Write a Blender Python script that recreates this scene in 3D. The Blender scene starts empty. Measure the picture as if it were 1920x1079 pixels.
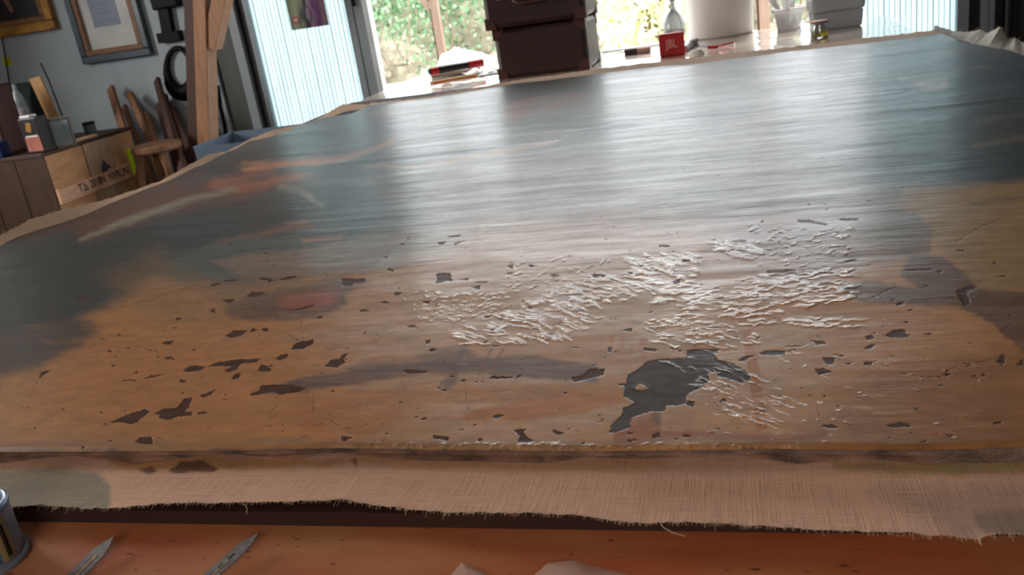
import bpy, bmesh, math, random
import numpy as np
from mathutils import Vector, Matrix, noise as mnoise
random.seed(7); rng = np.random.default_rng(7)
S = bpy.context.scene; COL = S.collection
# ---------------------------------------------------------------- camera
F = 1650.0; PITCH = math.radians(19.3); ROLL = math.radians(8.8); YAW = math.radians(-16)
TZ = 0.78; CZ = TZ + 0.38
fv = np.array([math.sin(YAW)*math.cos(PITCH), math.cos(YAW)*math.cos(PITCH), -math.sin(PITCH)])
r0 = np.array([math.cos(YAW), -math.sin(YAW), 0.0]); u0 = np.cross(r0, fv)
rv = math.cos(ROLL)*r0 - math.sin(ROLL)*u0; uv_ = math.cos(ROLL)*u0 + math.sin(ROLL)*r0
CP = np.array([0, 0, CZ])
cam = bpy.data.cameras.new('camera'); camo = bpy.data.objects.new('camera', cam); COL.objects.link(camo)
camo.matrix_world = Matrix(((rv[0], uv_[0], -fv[0], 0), (rv[1], uv_[1], -fv[1], 0), (rv[2], uv_[2], -fv[2], CZ), (0, 0, 0, 1)))
cam.sensor_width = 36; cam.lens = F*36/1920; cam.clip_start = 0.02; cam.clip_end = 200
cam.dof.use_dof = True; cam.dof.focus_distance = 0.95; cam.dof.aperture_fstop = 13
S.camera = camo
# ---------------------------------------------------------------- light, sky, exposure
S.view_settings.view_transform = 'Standard'; S.view_settings.look = 'None'
S.view_settings.gamma = 1; S.view_settings.use_curve_mapping = False; S.view_settings.exposure = 0.0
W = bpy.data.worlds.new('overcast_sky'); S.world = W; W.use_nodes = True
bg = W.node_tree.nodes['Background']; bg.inputs[0].default_value = (0.93, 0.97, 1.0, 1); bg.inputs[1].default_value = 4.2
sun = bpy.data.lights.new('hazy_sun', 'SUN'); sun.energy = 3.2; sun.angle = math.radians(8); sun.color = (1, .96, .88)
suno = bpy.data.objects.new('hazy_sun', sun); COL.objects.link(suno); suno.rotation_euler = (math.radians(-42), math.radians(8), 0)
def area(name, loc, target, sx, sy, power, color):
    l = bpy.data.lights.new(name, 'AREA'); l.shape = 'RECTANGLE'; l.size = sx; l.size_y = sy; l.energy = power; l.color = color
    o = bpy.data.objects.new(name, l); COL.objects.link(o); o.location = loc
    o.rotation_euler = (Vector(target)-Vector(loc)).to_track_quat('-Z', 'Y').to_euler(); return o
area('window_daylight_left', (-4.7, 2.1, 1.9), (0, 0.7, 0.8), 0.9, 1.0, 105, (1, .95, .89))
area('added_fill_back', (0.2, -2.6, 2.2), (-0.8, 2.0, 0.8), 2.0, 0.8, 40, (1, .94, .87))  # added fill behind the camera; the back wall has no window

# ---------------------------------------------------------------- helpers
def un(px, py, z=None, Y=None, X=None):
    d = fv + rv*(px-960)/F - uv_*(py-539.5)/F
    t = (z-CZ)/d[2] if z is not None else (Y/d[1] if Y is not None else X/d[0])
    return CP + t*d
def chart(x, y, z):
    "homography between a horizontal plane and the sheet the painting is laid out on"
    dx, dy, dz = x, y, z-CZ
    w = dx*fv[0]+dy*fv[1]+dz*fv[2]
    return 960+F*(dx*rv[0]+dy*rv[1]+dz*rv[2])/w, 539.5-F*(dx*uv_[0]+dy*uv_[1]+dz*uv_[2])/w
def lin(c):
    c = [v/255 for v in c]; return tuple((v/12.92 if v <= .04045 else ((v+.055)/1.055)**2.4) for v in c)
def rgba(c): return lin(c)+(1,)
def link(o, parent=None):
    COL.objects.link(o)
    if parent: o.parent = parent
    return o
def tag(o, label=None, cat=None, group=None, kind=None):
    if label: o['label'] = label
    if cat: o['category'] = cat
    if group: o['group'] = group
    if kind: o['kind'] = kind
    return o
def empty(name, loc=(0, 0, 0), label=None, cat=None, group=None, rz=0):
    o = bpy.data.objects.new(name, None); o.empty_display_size = .05; link(o); o.location = loc; o.rotation_euler = (0, 0, rz)
    return tag(o, label, cat, group)
def smooth(me, ang=40):
    me.shade_smooth() if hasattr(me, 'shade_smooth') else None
    try: me.set_sharp_from_angle(angle=math.radians(ang))
    except Exception: pass
def obj(name, bm, mat, parent=None, sm=None, bevel=0, solid=0, subd=0):
    me = bpy.data.meshes.new(name)
    if isinstance(bm, tuple): me.from_pydata(*bm)
    else: bm.normal_update(); bm.to_mesh(me); bm.free()
    if sm: smooth(me, sm)
    me.materials.append(mat)
    o = bpy.data.objects.new(name, me); link(o, parent)
    if solid: m = o.modifiers.new('s', 'SOLIDIFY'); m.thickness = solid; m.offset = 0
    if bevel: m = o.modifiers.new('b', 'BEVEL'); m.width = bevel; m.segments = 2; m.limit_method = 'ANGLE'
    if subd: m = o.modifiers.new('u', 'SUBSURF'); m.levels = m.render_levels = subd
    return o
def box(bm, c, s, rot=None, taper=1.0):
    M = Matrix.Translation(c) @ (rot.to_4x4() if rot else Matrix.Identity(4))
    vs = [bm.verts.new(M @ Vector((sx*s[0]/2*(taper if sz > 0 else 1), sy*s[1]/2*(taper if sz > 0 else 1), sz*s[2]/2))) for sx in (-1, 1) for sy in (-1, 1) for sz in (-1, 1)]
    for f in ((0, 1, 3, 2), (4, 6, 7, 5), (0, 4, 5, 1), (2, 3, 7, 6), (0, 2, 6, 4), (1, 5, 7, 3)): bm.faces.new([vs[i] for i in f])
    return bm
def bx(c, s, rot=None, taper=1.0): return box(bmesh.new(), c, s, rot, taper)
def bx2(a, b): return bx([(a[i]+b[i])/2 for i in range(3)], [abs(b[i]-a[i]) for i in range(3)])
def bar(bm, a, b, w, h=None, up=(0, 0, 1)):
    a, b = Vector(a), Vector(b); d = b-a; z = d.normalized(); x = Vector(up).cross(z)
    if x.length < 1e-4: x = Vector((1, 0, 0))
    x.normalize(); y = z.cross(x); R = Matrix((x, y, z)).transposed()
    return box(bm, (a+b)/2, (w, h or w, d.length), R)
def lathe(bm, prof, c=(0, 0, 0), n=32, rot=None, sx=1, sy=1):
    M = Matrix.Translation(c) @ (rot.to_4x4() if rot else Matrix.Identity(4)); rings = []
    for r, z in prof:
        if r < 1e-6: rings.append([bm.verts.new(M @ Vector((0, 0, z)))])
        else: rings.append([bm.verts.new(M @ Vector((r*sx*math.cos(2*math.pi*i/n), r*sy*math.sin(2*math.pi*i/n), z))) for i in range(n)])
    for A, B in zip(rings, rings[1:]):
        for i in range(n):
            j = (i+1) % n
            if len(A) == 1 and len(B) == 1: continue
            if len(A) == 1: bm.faces.new((A[0], B[i], B[j]))
            elif len(B) == 1: bm.faces.new((A[i], A[j], B[0]))
            else: bm.faces.new((A[i], A[j], B[j], B[i]))
    return bm
def tube(bm, pts, r, n=8, closed=False):
    pts = [Vector(p) for p in pts]; N = len(pts); rings = []
    rs = r if isinstance(r, (list, tuple)) else [r]*N
    for i, p in enumerate(pts):
        t = (pts[(i+1) % N]-pts[i-1]) if closed else (pts[min(i+1, N-1)]-pts[max(i-1, 0)])
        t.normalize(); x = t.cross(Vector((0, 0, 1)))
        if x.length < .05: x = t.cross(Vector((0, 1, 0)))
        x.normalize(); y = t.cross(x)
        rings.append([bm.verts.new(p+(x*math.cos(2*math.pi*k/n)+y*math.sin(2*math.pi*k/n))*rs[i]) for k in range(n)])
    R = range(N) if closed else range(N-1)
    for i in R:
        A, B = rings[i], rings[(i+1) % N]
        for k in range(n): bm.faces.new((A[k], A[(k+1) % n], B[(k+1) % n], B[k]))
    if not closed: bm.faces.new(rings[0][::-1]); bm.faces.new(rings[-1])
    return bm
def prism(bm, poly, y0, y1, M=None):
    M = M or Matrix.Identity(4)
    a = [bm.verts.new(M @ Vector((x, y0, z))) for x, z in poly]; b = [bm.verts.new(M @ Vector((x, y1, z))) for x, z in poly]
    bm.faces.new(a); bm.faces.new(b[::-1]); n = len(a)
    for i in range(n): bm.faces.new((a[i], b[i], b[(i+1) % n], a[(i+1) % n]))
    return bm
def text(name, s, size, M, mat, parent=None, depth=.0004, sx=1):
    c = bpy.data.curves.new(name, 'FONT'); c.body = s; c.size = size; c.align_x = 'CENTER'; c.align_y = 'CENTER'; c.extrude = depth; c.space_character = 1.0; c.offset = size*.02
    t = bpy.data.objects.new(name, c); COL.objects.link(t)
    dg = bpy.context.evaluated_depsgraph_get(); me = bpy.data.meshes.new_from_object(t.evaluated_get(dg)); bpy.data.objects.remove(t)
    me.name = name; me.materials.clear(); me.materials.append(mat)
    me.transform(M @ Matrix.Diagonal((sx, 1, 1, 1))); o = bpy.data.objects.new(name, me); return link(o, parent)

# ---------------------------------------------------------------- materials
def N(nt, t, **k):
    n = nt.nodes.new(t)
    for a, b in k.items(): setattr(n, a, b)
    return n
def mat(name, c1, c2=None, rough=.6, scale=8, stretch=(1, 1, 1), bump=0, metal=0, detail=5, trans=0, emit=0, coat=0, contrast=.25, alpha=1, spec=.5, bscale=None, dist=0):
    m = bpy.data.materials.new(name); m.use_nodes = True; nt = m.node_tree; p = nt.nodes['Principled BSDF']
    p.inputs['Roughness'].default_value = rough; p.inputs['Metallic'].default_value = metal
    p.inputs['Transmission Weight'].default_value = trans; p.inputs['Coat Weight'].default_value = coat
    p.inputs['Alpha'].default_value = alpha; p.inputs['Specular IOR Level'].default_value = spec
    tc = N(nt, 'ShaderNodeTexCoord'); mp = N(nt, 'ShaderNodeMapping'); mp.inputs['Scale'].default_value = stretch
    nt.links.new(tc.outputs['Object'], mp.inputs[0])
    nz = N(nt, 'ShaderNodeTexNoise'); nz.inputs['Scale'].default_value = scale; nz.inputs['Detail'].default_value = detail; nz.inputs['Distortion'].default_value = dist
    nt.links.new(mp.outputs[0], nz.inputs[0])
    rp = N(nt, 'ShaderNodeValToRGB'); rp.color_ramp.elements[0].position = .5-contrast; rp.color_ramp.elements[1].position = .5+contrast
    c2 = c2 or tuple(v*.86 for v in c1)
    rp.color_ramp.elements[0].color = rgba(c2); rp.color_ramp.elements[1].color = rgba(c1)
    nt.links.new(nz.outputs[0], rp.inputs[0]); nt.links.new(rp.outputs[0], p.inputs['Base Color'])
    if emit: nt.links.new(rp.outputs[0], p.inputs['Emission Color']); p.inputs['Emission Strength'].default_value = emit
    if bump:
        b = N(nt, 'ShaderNodeBump'); b.inputs['Distance'].default_value = bump
        if bscale:
            n2 = N(nt, 'ShaderNodeTexNoise'); n2.inputs['Scale'].default_value = bscale; nt.links.new(mp.outputs[0], n2.inputs[0]); nt.links.new(n2.outputs[0], b.inputs['Height'])
        else: nt.links.new(nz.outputs[0], b.inputs['Height'])
        nt.links.new(b.outputs[0], p.inputs['Normal'])
    return m
M_white_wall = mat('white_plaster', (172, 182, 190), (158, 169, 178), .8, 3, bump=.002, bscale=60)
M_dark_panel = mat('dark_grey_panel', (84, 86, 84), (70, 72, 71), .55, 4, (6, 6, .5))
M_ceiling = mat('ceiling_paint', (150, 145, 138), rough=.9)
M_dark_wall = mat('dark_wall_paint', (62, 60, 58), rough=.85)
M_mid_wall = mat('studio_wall_paint', (150, 140, 128), rough=.85)
M_floor = mat('concrete_floor', (92, 86, 80), (70, 66, 62), .6, 6)
M_alu = mat('grey_painted_metal', (150, 160, 168), (140, 150, 158), .4, 5, metal=.0)
M_gap_dark = mat('gap_shade_and_seam', (34, 32, 34), rough=.7)  # near-black strips put gap shade into colour; also the door seam
M_white_trim = mat('white_painted_metal', (225, 232, 236), rough=.4)
M_black = mat('black_metal', (12, 12, 13), rough=.6, spec=.2)
M_pine = mat('pine_timber', (176, 128, 92), (140, 96, 66), .6, 9, (8, 8, .7), bump=.001, dist=.5)
M_dark_pine = mat('reddish_brown_timber', (84, 52, 38), (58, 36, 28), .65, 9, (8, 8, .7))
M_oak = mat('stool_wood', (150, 108, 76), (112, 78, 54), .6, 10, (6, 6, 1.2), dist=.4)
M_crate = mat('crate_planks', (208, 160, 116), (172, 124, 86), .7, 7, (5, 1.2, 5), bump=.001, dist=.4)
M_crate_pale = mat('pale_crate_batten', (226, 180, 148), (196, 150, 120), .7, 9, (5, 1.2, 5), dist=.4)
M_crate_grey = mat('grey_weathered_plank', (190, 158, 134), (156, 128, 108), .7, 8, (5, 5, 1.2), dist=.4)
M_crate_shade = mat('shaded_crate_planks', (74, 46, 30), (48, 30, 20), .6, 7, (4, 4, 1))  # crate front turned from the door: its shade put into the plank colour
M_ink = mat('stencil_ink', (46, 40, 56), (80, 66, 70), .8, 60)
M_gold = mat('old_gilded_moulding', (190, 138, 60), (120, 78, 32), .4, 20, metal=.35, bump=.002)
M_gold_dull = mat('dull_gold_wood', (130, 84, 40), (96, 60, 30), .5, 30)
M_bluegrey = mat('blue_grey_frame', (66, 82, 94), (44, 56, 66), .35, 12, (1, 1, 3))
M_mat_board = mat('white_mat_board', (205, 208, 206), rough=.7)
M_doc = mat('blue_grey_document', (128, 138, 160), (112, 122, 146), .7, 30, (1, 1, 6))
M_darkpaint = mat('dark_oil_picture', (26, 20, 18), (14, 10, 10), .4, 14)
M_leather = mat('burgundy_leather', (54, 22, 19), (38, 15, 14), .42, 30, bump=.0008, bscale=300)
M_leather2 = mat('brown_leather_corner', (80, 38, 26), (62, 30, 22), .45, 30, bump=.0006)
M_chrome = mat('worn_chrome', (200, 200, 200), rough=.25, metal=1)
M_red = mat('red_speaker_mesh', (190, 26, 20), (170, 20, 16), .55, 300, bump=.0004)
M_redp = mat('red_plastic', (190, 24, 30), rough=.35)
M_silver_txt = mat('silver_lettering', (225, 150, 140), (215, 140, 130), rough=.4)
M_blackp = mat('black_plastic', (22, 24, 30), rough=.35)
M_whitep = mat('white_plastic', (232, 230, 228), (222, 220, 220), .35, 3)
M_tub = M_whitep.copy(); M_tub.name = 'thin_white_plastic'; _n = M_tub.node_tree; _t = _n.nodes.new('ShaderNodeBsdfTranslucent'); _t.inputs[0].default_value = (.9, .9, .9, 1); _m = _n.nodes.new('ShaderNodeMixShader'); _m.inputs[0].default_value = .5
_n.links.new(_n.nodes['Principled BSDF'].outputs[0], _m.inputs[1]); _n.links.new(_t.outputs[0], _m.inputs[2]); _n.links.new(_m.outputs[0], _n.nodes['Material Output'].inputs[0])
M_greyp = mat('pale_grey_plastic', (186, 192, 198), (176, 184, 190), .35, 3)
M_orange = mat('orange_pencil_lacquer', (226, 140, 50), rough=.4)
M_green = mat('green_pencil_lacquer', (110, 160, 90), rough=.4)
M_steel = mat('brushed_steel', (150, 152, 158), (112, 112, 118), .38, 30, (1, 12, 1), metal=.75)
M_blade = mat('worn_blade_steel', (150, 144, 148), (104, 98, 100), .5, 260, metal=.25, bump=.0002)
M_blade_tape = mat('rubbed_bare_steel', (190, 160, 130), (140, 112, 92), .5, 200, metal=.3)
M_paper = mat('white_paper', (240, 238, 234), rough=.8)
M_lime = mat('lime_green_plastic', (188, 220, 30), (176, 208, 20), .45, 4)
M_tin = mat('tin_metal', (150, 158, 172), (120, 126, 142), .35, 8, metal=.35)
M_tinlabel = mat('pale_tin_label', (196, 198, 190), (176, 180, 178), .45, 20)
M_tinlabel_b = mat('blue_tin_label', (112, 130, 164), (94, 112, 146), .45, 10)
M_tinrim = mat('blue_tin_rim', (110, 146, 184), (90, 120, 156), .35, 10, metal=.1)
M_glue = mat('brown_glue_residue', (92, 58, 24), (40, 24, 12), .25, 60, bump=.004)
M_cream = mat('cream_label_edge', (176, 160, 110), rough=.5)
M_yellow_liquid = mat('yellow_oil', (222, 200, 40), rough=.1, trans=.6)
M_glass = mat('clear_glass', (245, 248, 248), rough=.03, trans=1)
M_film = bpy.data.materials.new('clear_plastic_film'); M_film.use_nodes = True
_p = M_film.node_tree.nodes['Principled BSDF']; _p.inputs['Base Color'].default_value = (.9, .9, .9, 1); _p.inputs['Roughness'].default_value = .15; _p.inputs['Alpha'].default_value = .3; _p.inputs['Coat Weight'].default_value = 1
M_pane = M_film.copy(); M_pane.name = 'picture_glass'; M_pane.node_tree.nodes['Principled BSDF'].inputs['Alpha'].default_value = .05; M_pane.node_tree.nodes['Principled BSDF'].inputs['Coat Weight'].default_value = 0
M_bag = bpy.data.materials.new('milky_plastic_bag'); M_bag.use_nodes = True
_p = M_bag.node_tree.nodes['Principled BSDF']; _p.inputs['Base Color'].default_value = rgba((235, 205, 185)); _p.inputs['Roughness'].default_value = .3; _p.inputs['Alpha'].default_value = .55
M_cotton = mat('white_cotton_cloth', (238, 236, 230), (225, 222, 214), .9, 20, bump=.001)
M_stone = mat('pale_limestone', (206, 196, 178), (150, 138, 120), .85, 7, bump=.01)
M_soil = mat('bank_soil', (206, 196, 178), (136, 132, 112), .95, 5, bump=.03)
M_ground = mat('pale_gravel', (236, 228, 212), (215, 204, 186), .95, 6)
M_tan = mat('tan_cardboard', (190, 150, 104), (170, 130, 90), .8, 10)
M_brown_book = mat('brown_leather_book', (74, 42, 30), (54, 30, 22), .55, 10)
M_bluedark = mat('dark_blue_plastic', (20, 50, 110), rough=.4)
M_yellow = mat('yellow_plastic', (200, 190, 40), rough=.5)
# translucent multiwall door panel
M_poly = bpy.data.materials.new('translucent_panel'); M_poly.use_nodes = True; nt = M_poly.node_tree
p = nt.nodes['Principled BSDF']; p.inputs['Base Color'].default_value = (.72, .88, .95, 1); p.inputs['Roughness'].default_value = .45
tr = N(nt, 'ShaderNodeBsdfTranslucent'); tr.inputs[0].default_value = (.80, .90, .93, 1)
mx = N(nt, 'ShaderNodeMixShader'); mx.inputs[0].default_value = .72
nt.links.new(p.outputs[0], mx.inputs[1]); nt.links.new(tr.outputs[0], mx.inputs[2]); nt.links.new(mx.outputs[0], nt.nodes['Material Output'].inputs[0])
def leafmat(name, c1, c2, c3):
    m = bpy.data.materials.new(name); m.use_nodes = True; nt = m.node_tree; p = nt.nodes['Principled BSDF']
    at = N(nt, 'ShaderNodeAttribute', attribute_name='tone'); rp = N(nt, 'ShaderNodeValToRGB')
    rp.color_ramp.elements[0].color = rgba(c1); rp.color_ramp.elements[1].color = rgba(c3); e = rp.color_ramp.elements.new(.5); e.color = rgba(c2)
    nt.links.new(at.outputs['Fac'], rp.inputs[0]); nt.links.new(rp.outputs[0], p.inputs['Base Color']); p.inputs['Roughness'].default_value = .45
    t = N(nt, 'ShaderNodeBsdfTranslucent'); nt.links.new(rp.outputs[0], t.inputs[0]); x = N(nt, 'ShaderNodeMixShader'); x.inputs[0].default_value = .35
    nt.links.new(p.outputs[0], x.inputs[1]); nt.links.new(t.outputs[0], x.inputs[2]); nt.links.new(x.outputs[0], nt.nodes['Material Output'].inputs[0]); return m
M_ivy = leafmat('ivy_leaves', (84, 122, 86), (150, 196, 148), (228, 244, 220))
M_shrub = leafmat('pale_yellow_leaves', (222, 228, 160), (250, 250, 232), (255, 255, 250))
M_dry = leafmat('dry_stems', (120, 100, 84), (176, 156, 136), (214, 200, 184))

# ================================================================ SETTING
FY = 4.60   # plane of the big door opening
def struct(name, bm, m, parent=None, **k):
    o = obj(name, bm, m, parent, **k)
    if not parent: o['kind'] = 'structure'
    return o
XL, XR, YB, HC = -4.85, 1.75, -2.8, 2.75
struct('floor', bx2((XL-.1, YB-.1, -.08), (XR+.1, FY+.12, 0)), M_floor)
struct('ceiling', bx2((XL-.1, YB-.1, HC), (XR+.1, FY+.12, HC+.08)), M_ceiling)
struct('wall_right', bx2((XR, YB, 0), (XR+.1, FY, HC)), M_dark_wall)
struct('wall_back', bx2((XL, YB-.1, 0), (XR, YB, HC)), M_mid_wall)
# left wall with a window opening
bm = bmesh.new()
for a, b in (((XL-.1, YB, 0), (XL, 1.6, HC)), ((XL-.1, 2.6, 0), (XL, FY, HC)), ((XL-.1, 1.6, 0), (XL, 2.6, 1.35)), ((XL-.1, 1.6, 2.45), (XL, 2.6, HC))):
    box(bm, [(a[i]+b[i])/2 for i in range(3)], [b[i]-a[i] for i in range(3)])
struct('wall_left', bm, M_mid_wall)
wn = empty('window_1', (XL-.05, 2.1, 1.9)); wn['kind'] = 'structure'
bm = bmesh.new()
for c, s in (((0, 0, .53), (.06, 1.0, .05)), ((0, 0, -.53), (.06, 1.0, .05)), ((0, -.475, 0), (.06, .05, 1.1)), ((0, .475, 0), (.06, .05, 1.1)), ((0, 0, 0), (.05, .04, 1.1))): box(bm, c, s)
obj('window_frame', bm, M_white_trim, wn)
# far wall: white stretch with the pictures, dark stretch by the door, lintel, right pier
struct('wall_far', bx2((XL, FY+.02, 0), (-2.86, FY+.12, HC)), M_white_wall)
struct('trim_1', bx2((-2.86, FY+.04, 0), (-2.655, FY+.10, 2.12)), M_dark_panel)
struct('wall_lintel', bx2((-2.86, FY+.02, 2.12), (1.75, FY+.12, HC)), M_white_wall)
# left door leaf
M_rib = mat('panel_rib', (184, 206, 216), rough=.6)
def leaf(name, x0, x1, y, n, parts):
    d = empty(name, (0, 0, 0)); d['kind'] = 'structure'
    w = (x1-x0)/n
    base = None; rb = None
    for i in range(n):
        cx = x0+w*(i+.5)
        if base is None:
            o = obj('slat', bx((0, 0, 0), (w-.0008, .012, 2.09)), M_poly, d, bevel=0); base = o
        else:
            o = base.copy(); link(o, d)
        o.location = (cx, y+(0.0015 if i % 2 else 0), 1.065)
        if rb is None: rb = r_ = obj('rib', bx((0, 0, 0), (.0026, .0135, 2.09)), M_rib, d)
        else: r_ = rb.copy(); link(r_, d)
        r_.location = (cx+w/2, y-.001, 1.065); r_.scale.x = 1.25 if i % 3 == 0 else .6
    for nm, a, b, m in parts:
        obj(nm, bx2(a, b), m, d, bevel=.002)
    return d
dl = leaf('door_1', -2.565, -1.995, FY+.03, 24, [
    ('frame_stile', (-2.700, FY-.01, .02), (-2.645, FY+.05, 2.11), M_alu),
    ('edge_gap', (-2.645, FY+.02, .02), (-2.590, FY+.05, 2.11), M_gap_dark),
    ('edge_stile', (-2.590, FY-.005, .02), (-2.565, FY+.05, 2.11), M_alu),
    ('door_stile', (-1.995, FY-.01, .02), (-1.895, FY+.05, 2.11), M_alu),
    ('white_stile', (-1.895, FY-.015, .02), (-1.865, FY+.05, 2.11), M_white_trim)])
obj('handle', bx2((-1.945, FY-.03, 1.13), (-1.93, FY-.01, 1.32)), M_black, dl, bevel=.003)
obj('seam', bx2((-1.953, FY-.013, .02), (-1.950, FY-.01, 2.11)), M_gap_dark, dl)
dr = leaf('door_2', .59, .995, FY+.03, 17, [
    ('edge_stile', (.995, FY-.01, .02), (1.045, FY+.05, 2.11), M_alu),
    ('edge_gap', (1.045, FY+.02, .02), (1.095, FY+.05, 2.11), M_gap_dark),
    ('frame_stile', (1.095, FY-.02, .02), (1.125, FY+.05, 2.11), M_alu),
    ('frame_stile', (1.128, FY-.02, .02), (1.15, FY+.05, 2.11), M_alu)])
struct('wall_pier', bx2((1.15, FY+.02, 0), (1.75, FY+.12, 2.12)), M_dark_wall)
# poster on the left door leaf
po = empty('poster', tuple(un(570, 49, Y=FY+.018)), 'small photo poster of purple flowers taped to the left translucent door', 'poster')
a = un(548, 57, Y=FY+.018); b = un(615, 43, Y=FY+.018); x0, x1, zb = a[0], b[0], a[2]
pm = bpy.data.materials.new('poster_print'); pm.use_nodes = True; nt = pm.node_tree; p = nt.nodes['Principled BSDF']
tc = N(nt, 'ShaderNodeTexCoord'); sp = N(nt, 'ShaderNodeSeparateXYZ'); nt.links.new(tc.outputs['Generated'], sp.inputs[0])
nz = N(nt, 'ShaderNodeTexNoise'); nz.inputs['Scale'].default_value = 5; mp = N(nt, 'ShaderNodeMapping'); mp.inputs['Scale'].default_value = (1.3, 1, .45)
nt.links.new(tc.outputs['Generated'], mp.inputs[0]); nt.links.new(mp.outputs[0], nz.inputs[0])
ad = N(nt, 'ShaderNodeMath', operation='MULTIPLY_ADD'); nt.links.new(nz.outputs[0], ad.inputs[0]); ad.inputs[1].default_value = .6; nt.links.new(sp.outputs[0], ad.inputs[2])
rp = N(nt, 'ShaderNodeValToRGB'); nt.links.new(ad.outputs[0], rp.inputs[0])
els = [(.22, (120, 130, 110)), (.45, (168, 184, 148)), (.62, (150, 158, 134)), (.74, (64, 70, 82)), (.82, (90, 92, 108)), (.9, (196, 172, 206)), (1.02, (150, 90, 176)), (1.15, (190, 160, 180))]
rp.color_ramp.elements[0].position = els[0][0]/1.3; rp.color_ramp.elements[0].color = rgba(els[0][1]); rp.color_ramp.elements[1].position = els[-1][0]/1.3; rp.color_ramp.elements[1].color = rgba(els[-1][1])
for q, c in els[1:-1]: e = rp.color_ramp.elements.new(q/1.3); e.color = rgba(c)
dv = N(nt, 'ShaderNodeMath', operation='DIVIDE'); nt.links.new(ad.outputs[0], dv.inputs[0]); dv.inputs[1].default_value = 1.3; nt.links.new(dv.outputs[0], rp.inputs[0])
nt.links.new(rp.outputs[0], p.inputs['Base Color']); p.inputs['Roughness'].default_value = .4
def local(o, bm): bmesh.ops.translate(bm, verts=bm.verts, vec=-Vector(o.location)); return bm
obj('printed_sheet', local(po, bx2((x0, FY+.014, zb), (x1+.005, FY+.0165, zb+.30))), pm, po)
bm = bmesh.new(); lathe(bm, [(0, 0), (.022, 0), (.022, .001), (0, .001)], (x0+.035, FY+.0138, zb+.05), 16, Matrix.Rotation(math.pi/2, 3, 'X'))
obj('round_red_logo', local(po, bm), mat('poster_red', (214, 120, 120), rough=.5), po)
bm = bmesh.new(); lathe(bm, [(0, 0), (.010, 0), (.010, .0006), (0, .0006)], (x0+.037, FY+.0127, zb+.05), 12, Matrix.Rotation(math.pi/2, 3, 'X'))
obj('logo_centre', local(po, bm), M_paper, po)
# dark curtain on the right
cu = empty('dark_curtain', (1.4, FY-.12, 0), 'dark grey pleated curtain hanging at the right of the door opening', 'curtain')
xs = np.linspace(1.165, 1.74, 130); vs = []; fs = []
for k, x in enumerate(xs):
    y = FY-.12+.018*math.sin(x*95)+.008*math.sin(x*41)
    vs += [(x-1.4, y-(FY-.12), .02), (x-1.4, y-(FY-.12), 2.5)]
    if k: fs.append((2*k-2, 2*k, 2*k+1, 2*k-1))
obj('cloth', (vs, [], fs), mat('dark_curtain_fabric', (58, 57, 57), (46, 46, 46), .9, 30, (8, 8, .4)), cu, sm=60, solid=.003)
bm = bmesh.new(); tube(bm, [(-.24, 0, 2.5), (.35, 0, 2.5)], .012); obj('rail', bm, M_black, cu)
# timber post + brace + dark board
ps = empty('timber_post', (-2.76, 4.25, 0), 'tall pine roof post with diagonal brace left of the translucent door', 'post')
PY = 4.2
def pw(px, py, Y=PY): return Vector(un(px, py, Y=Y))
def ext(a, b, z): return a+(b-a)*((z-a.z)/(b.z-a.z))
base_ = ext(pw(391, 285), pw(383, 0), 0.0); top_ = ext(pw(391, 285), pw(383, 0), 2.70); ps.location = (base_.x, PY, 0); o0 = Vector(ps.location)
obj('upright', bar(bmesh.new(), base_-o0, top_-o0, .07, .10, up=(0, 1, 0)), M_pine, ps, bevel=.004)
a_, b_ = pw(398, 88), pw(424, -30); b_ = a_+(b_-a_)*3.2
obj('brace', bar(bmesh.new(), a_-o0, b_-o0, .075, .08, up=(0, 1, 0)), M_pine, ps, bevel=.003)
a_ = ext(pw(368, 285, 4.27), pw(359, 0, 4.27), 0.0); b_ = ext(pw(368, 285, 4.27), pw(359, 0, 4.27), 2.70)
obj('dark_board', bar(bmesh.new(), a_-o0, b_-o0, .07, .03, up=(0, 1, 0)), M_dark_pine, ps)
# ================================================================ OUTSIDE
struct('ground', bx2((-22, FY+.12, -.1), (14, 26, -.01)), M_ground)
bk = empty('garden_bank', (0, 12.0, 0)); bk['kind'] = 'structure'
nx, nzv = 90, 14; vs = []; fs = []
for j in range(nzv):
    for i in range(nx):
        x = -14+22*i/(nx-1); z = 1.55*j/(nzv-1); y = -.1+z*.22
        v = mnoise.fractal(Vector((x*.9, z*1.2, 3)), 1, 2, 4)*.22
        vs.append((x, y+v, z-.02+ (v*.3 if j else 0)))
for j in range(nzv-1):
    for i in range(nx-1): a = j*nx+i; fs.append((a, a+1, a+nx+1, a+nx))
vs2 = [(-14, 4, 1.55), (8, 4, 1.55)]; o1 = len(vs); vs += vs2; fs.append(((nzv-1)*nx, o1-1, o1+1, o1))
obj('bank_earth', (vs, [], fs), M_soil, bk, sm=60)
stonebase = []
for k in range(6):
    bm = bmesh.new(); bmesh.ops.create_icosphere(bm, subdivisions=1, radius=.5)
    for v in bm.verts: v.co *= 1+.25*mnoise.noise(v.co*2+Vector((k*5, 0, 0)))
    me = bpy.data.meshes.new('stone'); bm.to_mesh(me); bm.free(); me.materials.append(M_stone); stonebase.append(me)
for k in range(150):
    x = rng.uniform(-6.5, 1.6); z = abs(rng.normal(0, .38))+.02
    o = bpy.data.objects.new('stone', stonebase[k % 6]); link(o, bk); s = rng.uniform(.10, .30)
    o.location = (x, -.12+z*.2, z); o.scale = (s*1.4, s*.7, s*rng.uniform(.6, .9)); o.rotation_euler = (rng.uniform(0, 3), rng.uniform(-.3, .3), rng.uniform(0, 3))
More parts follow.
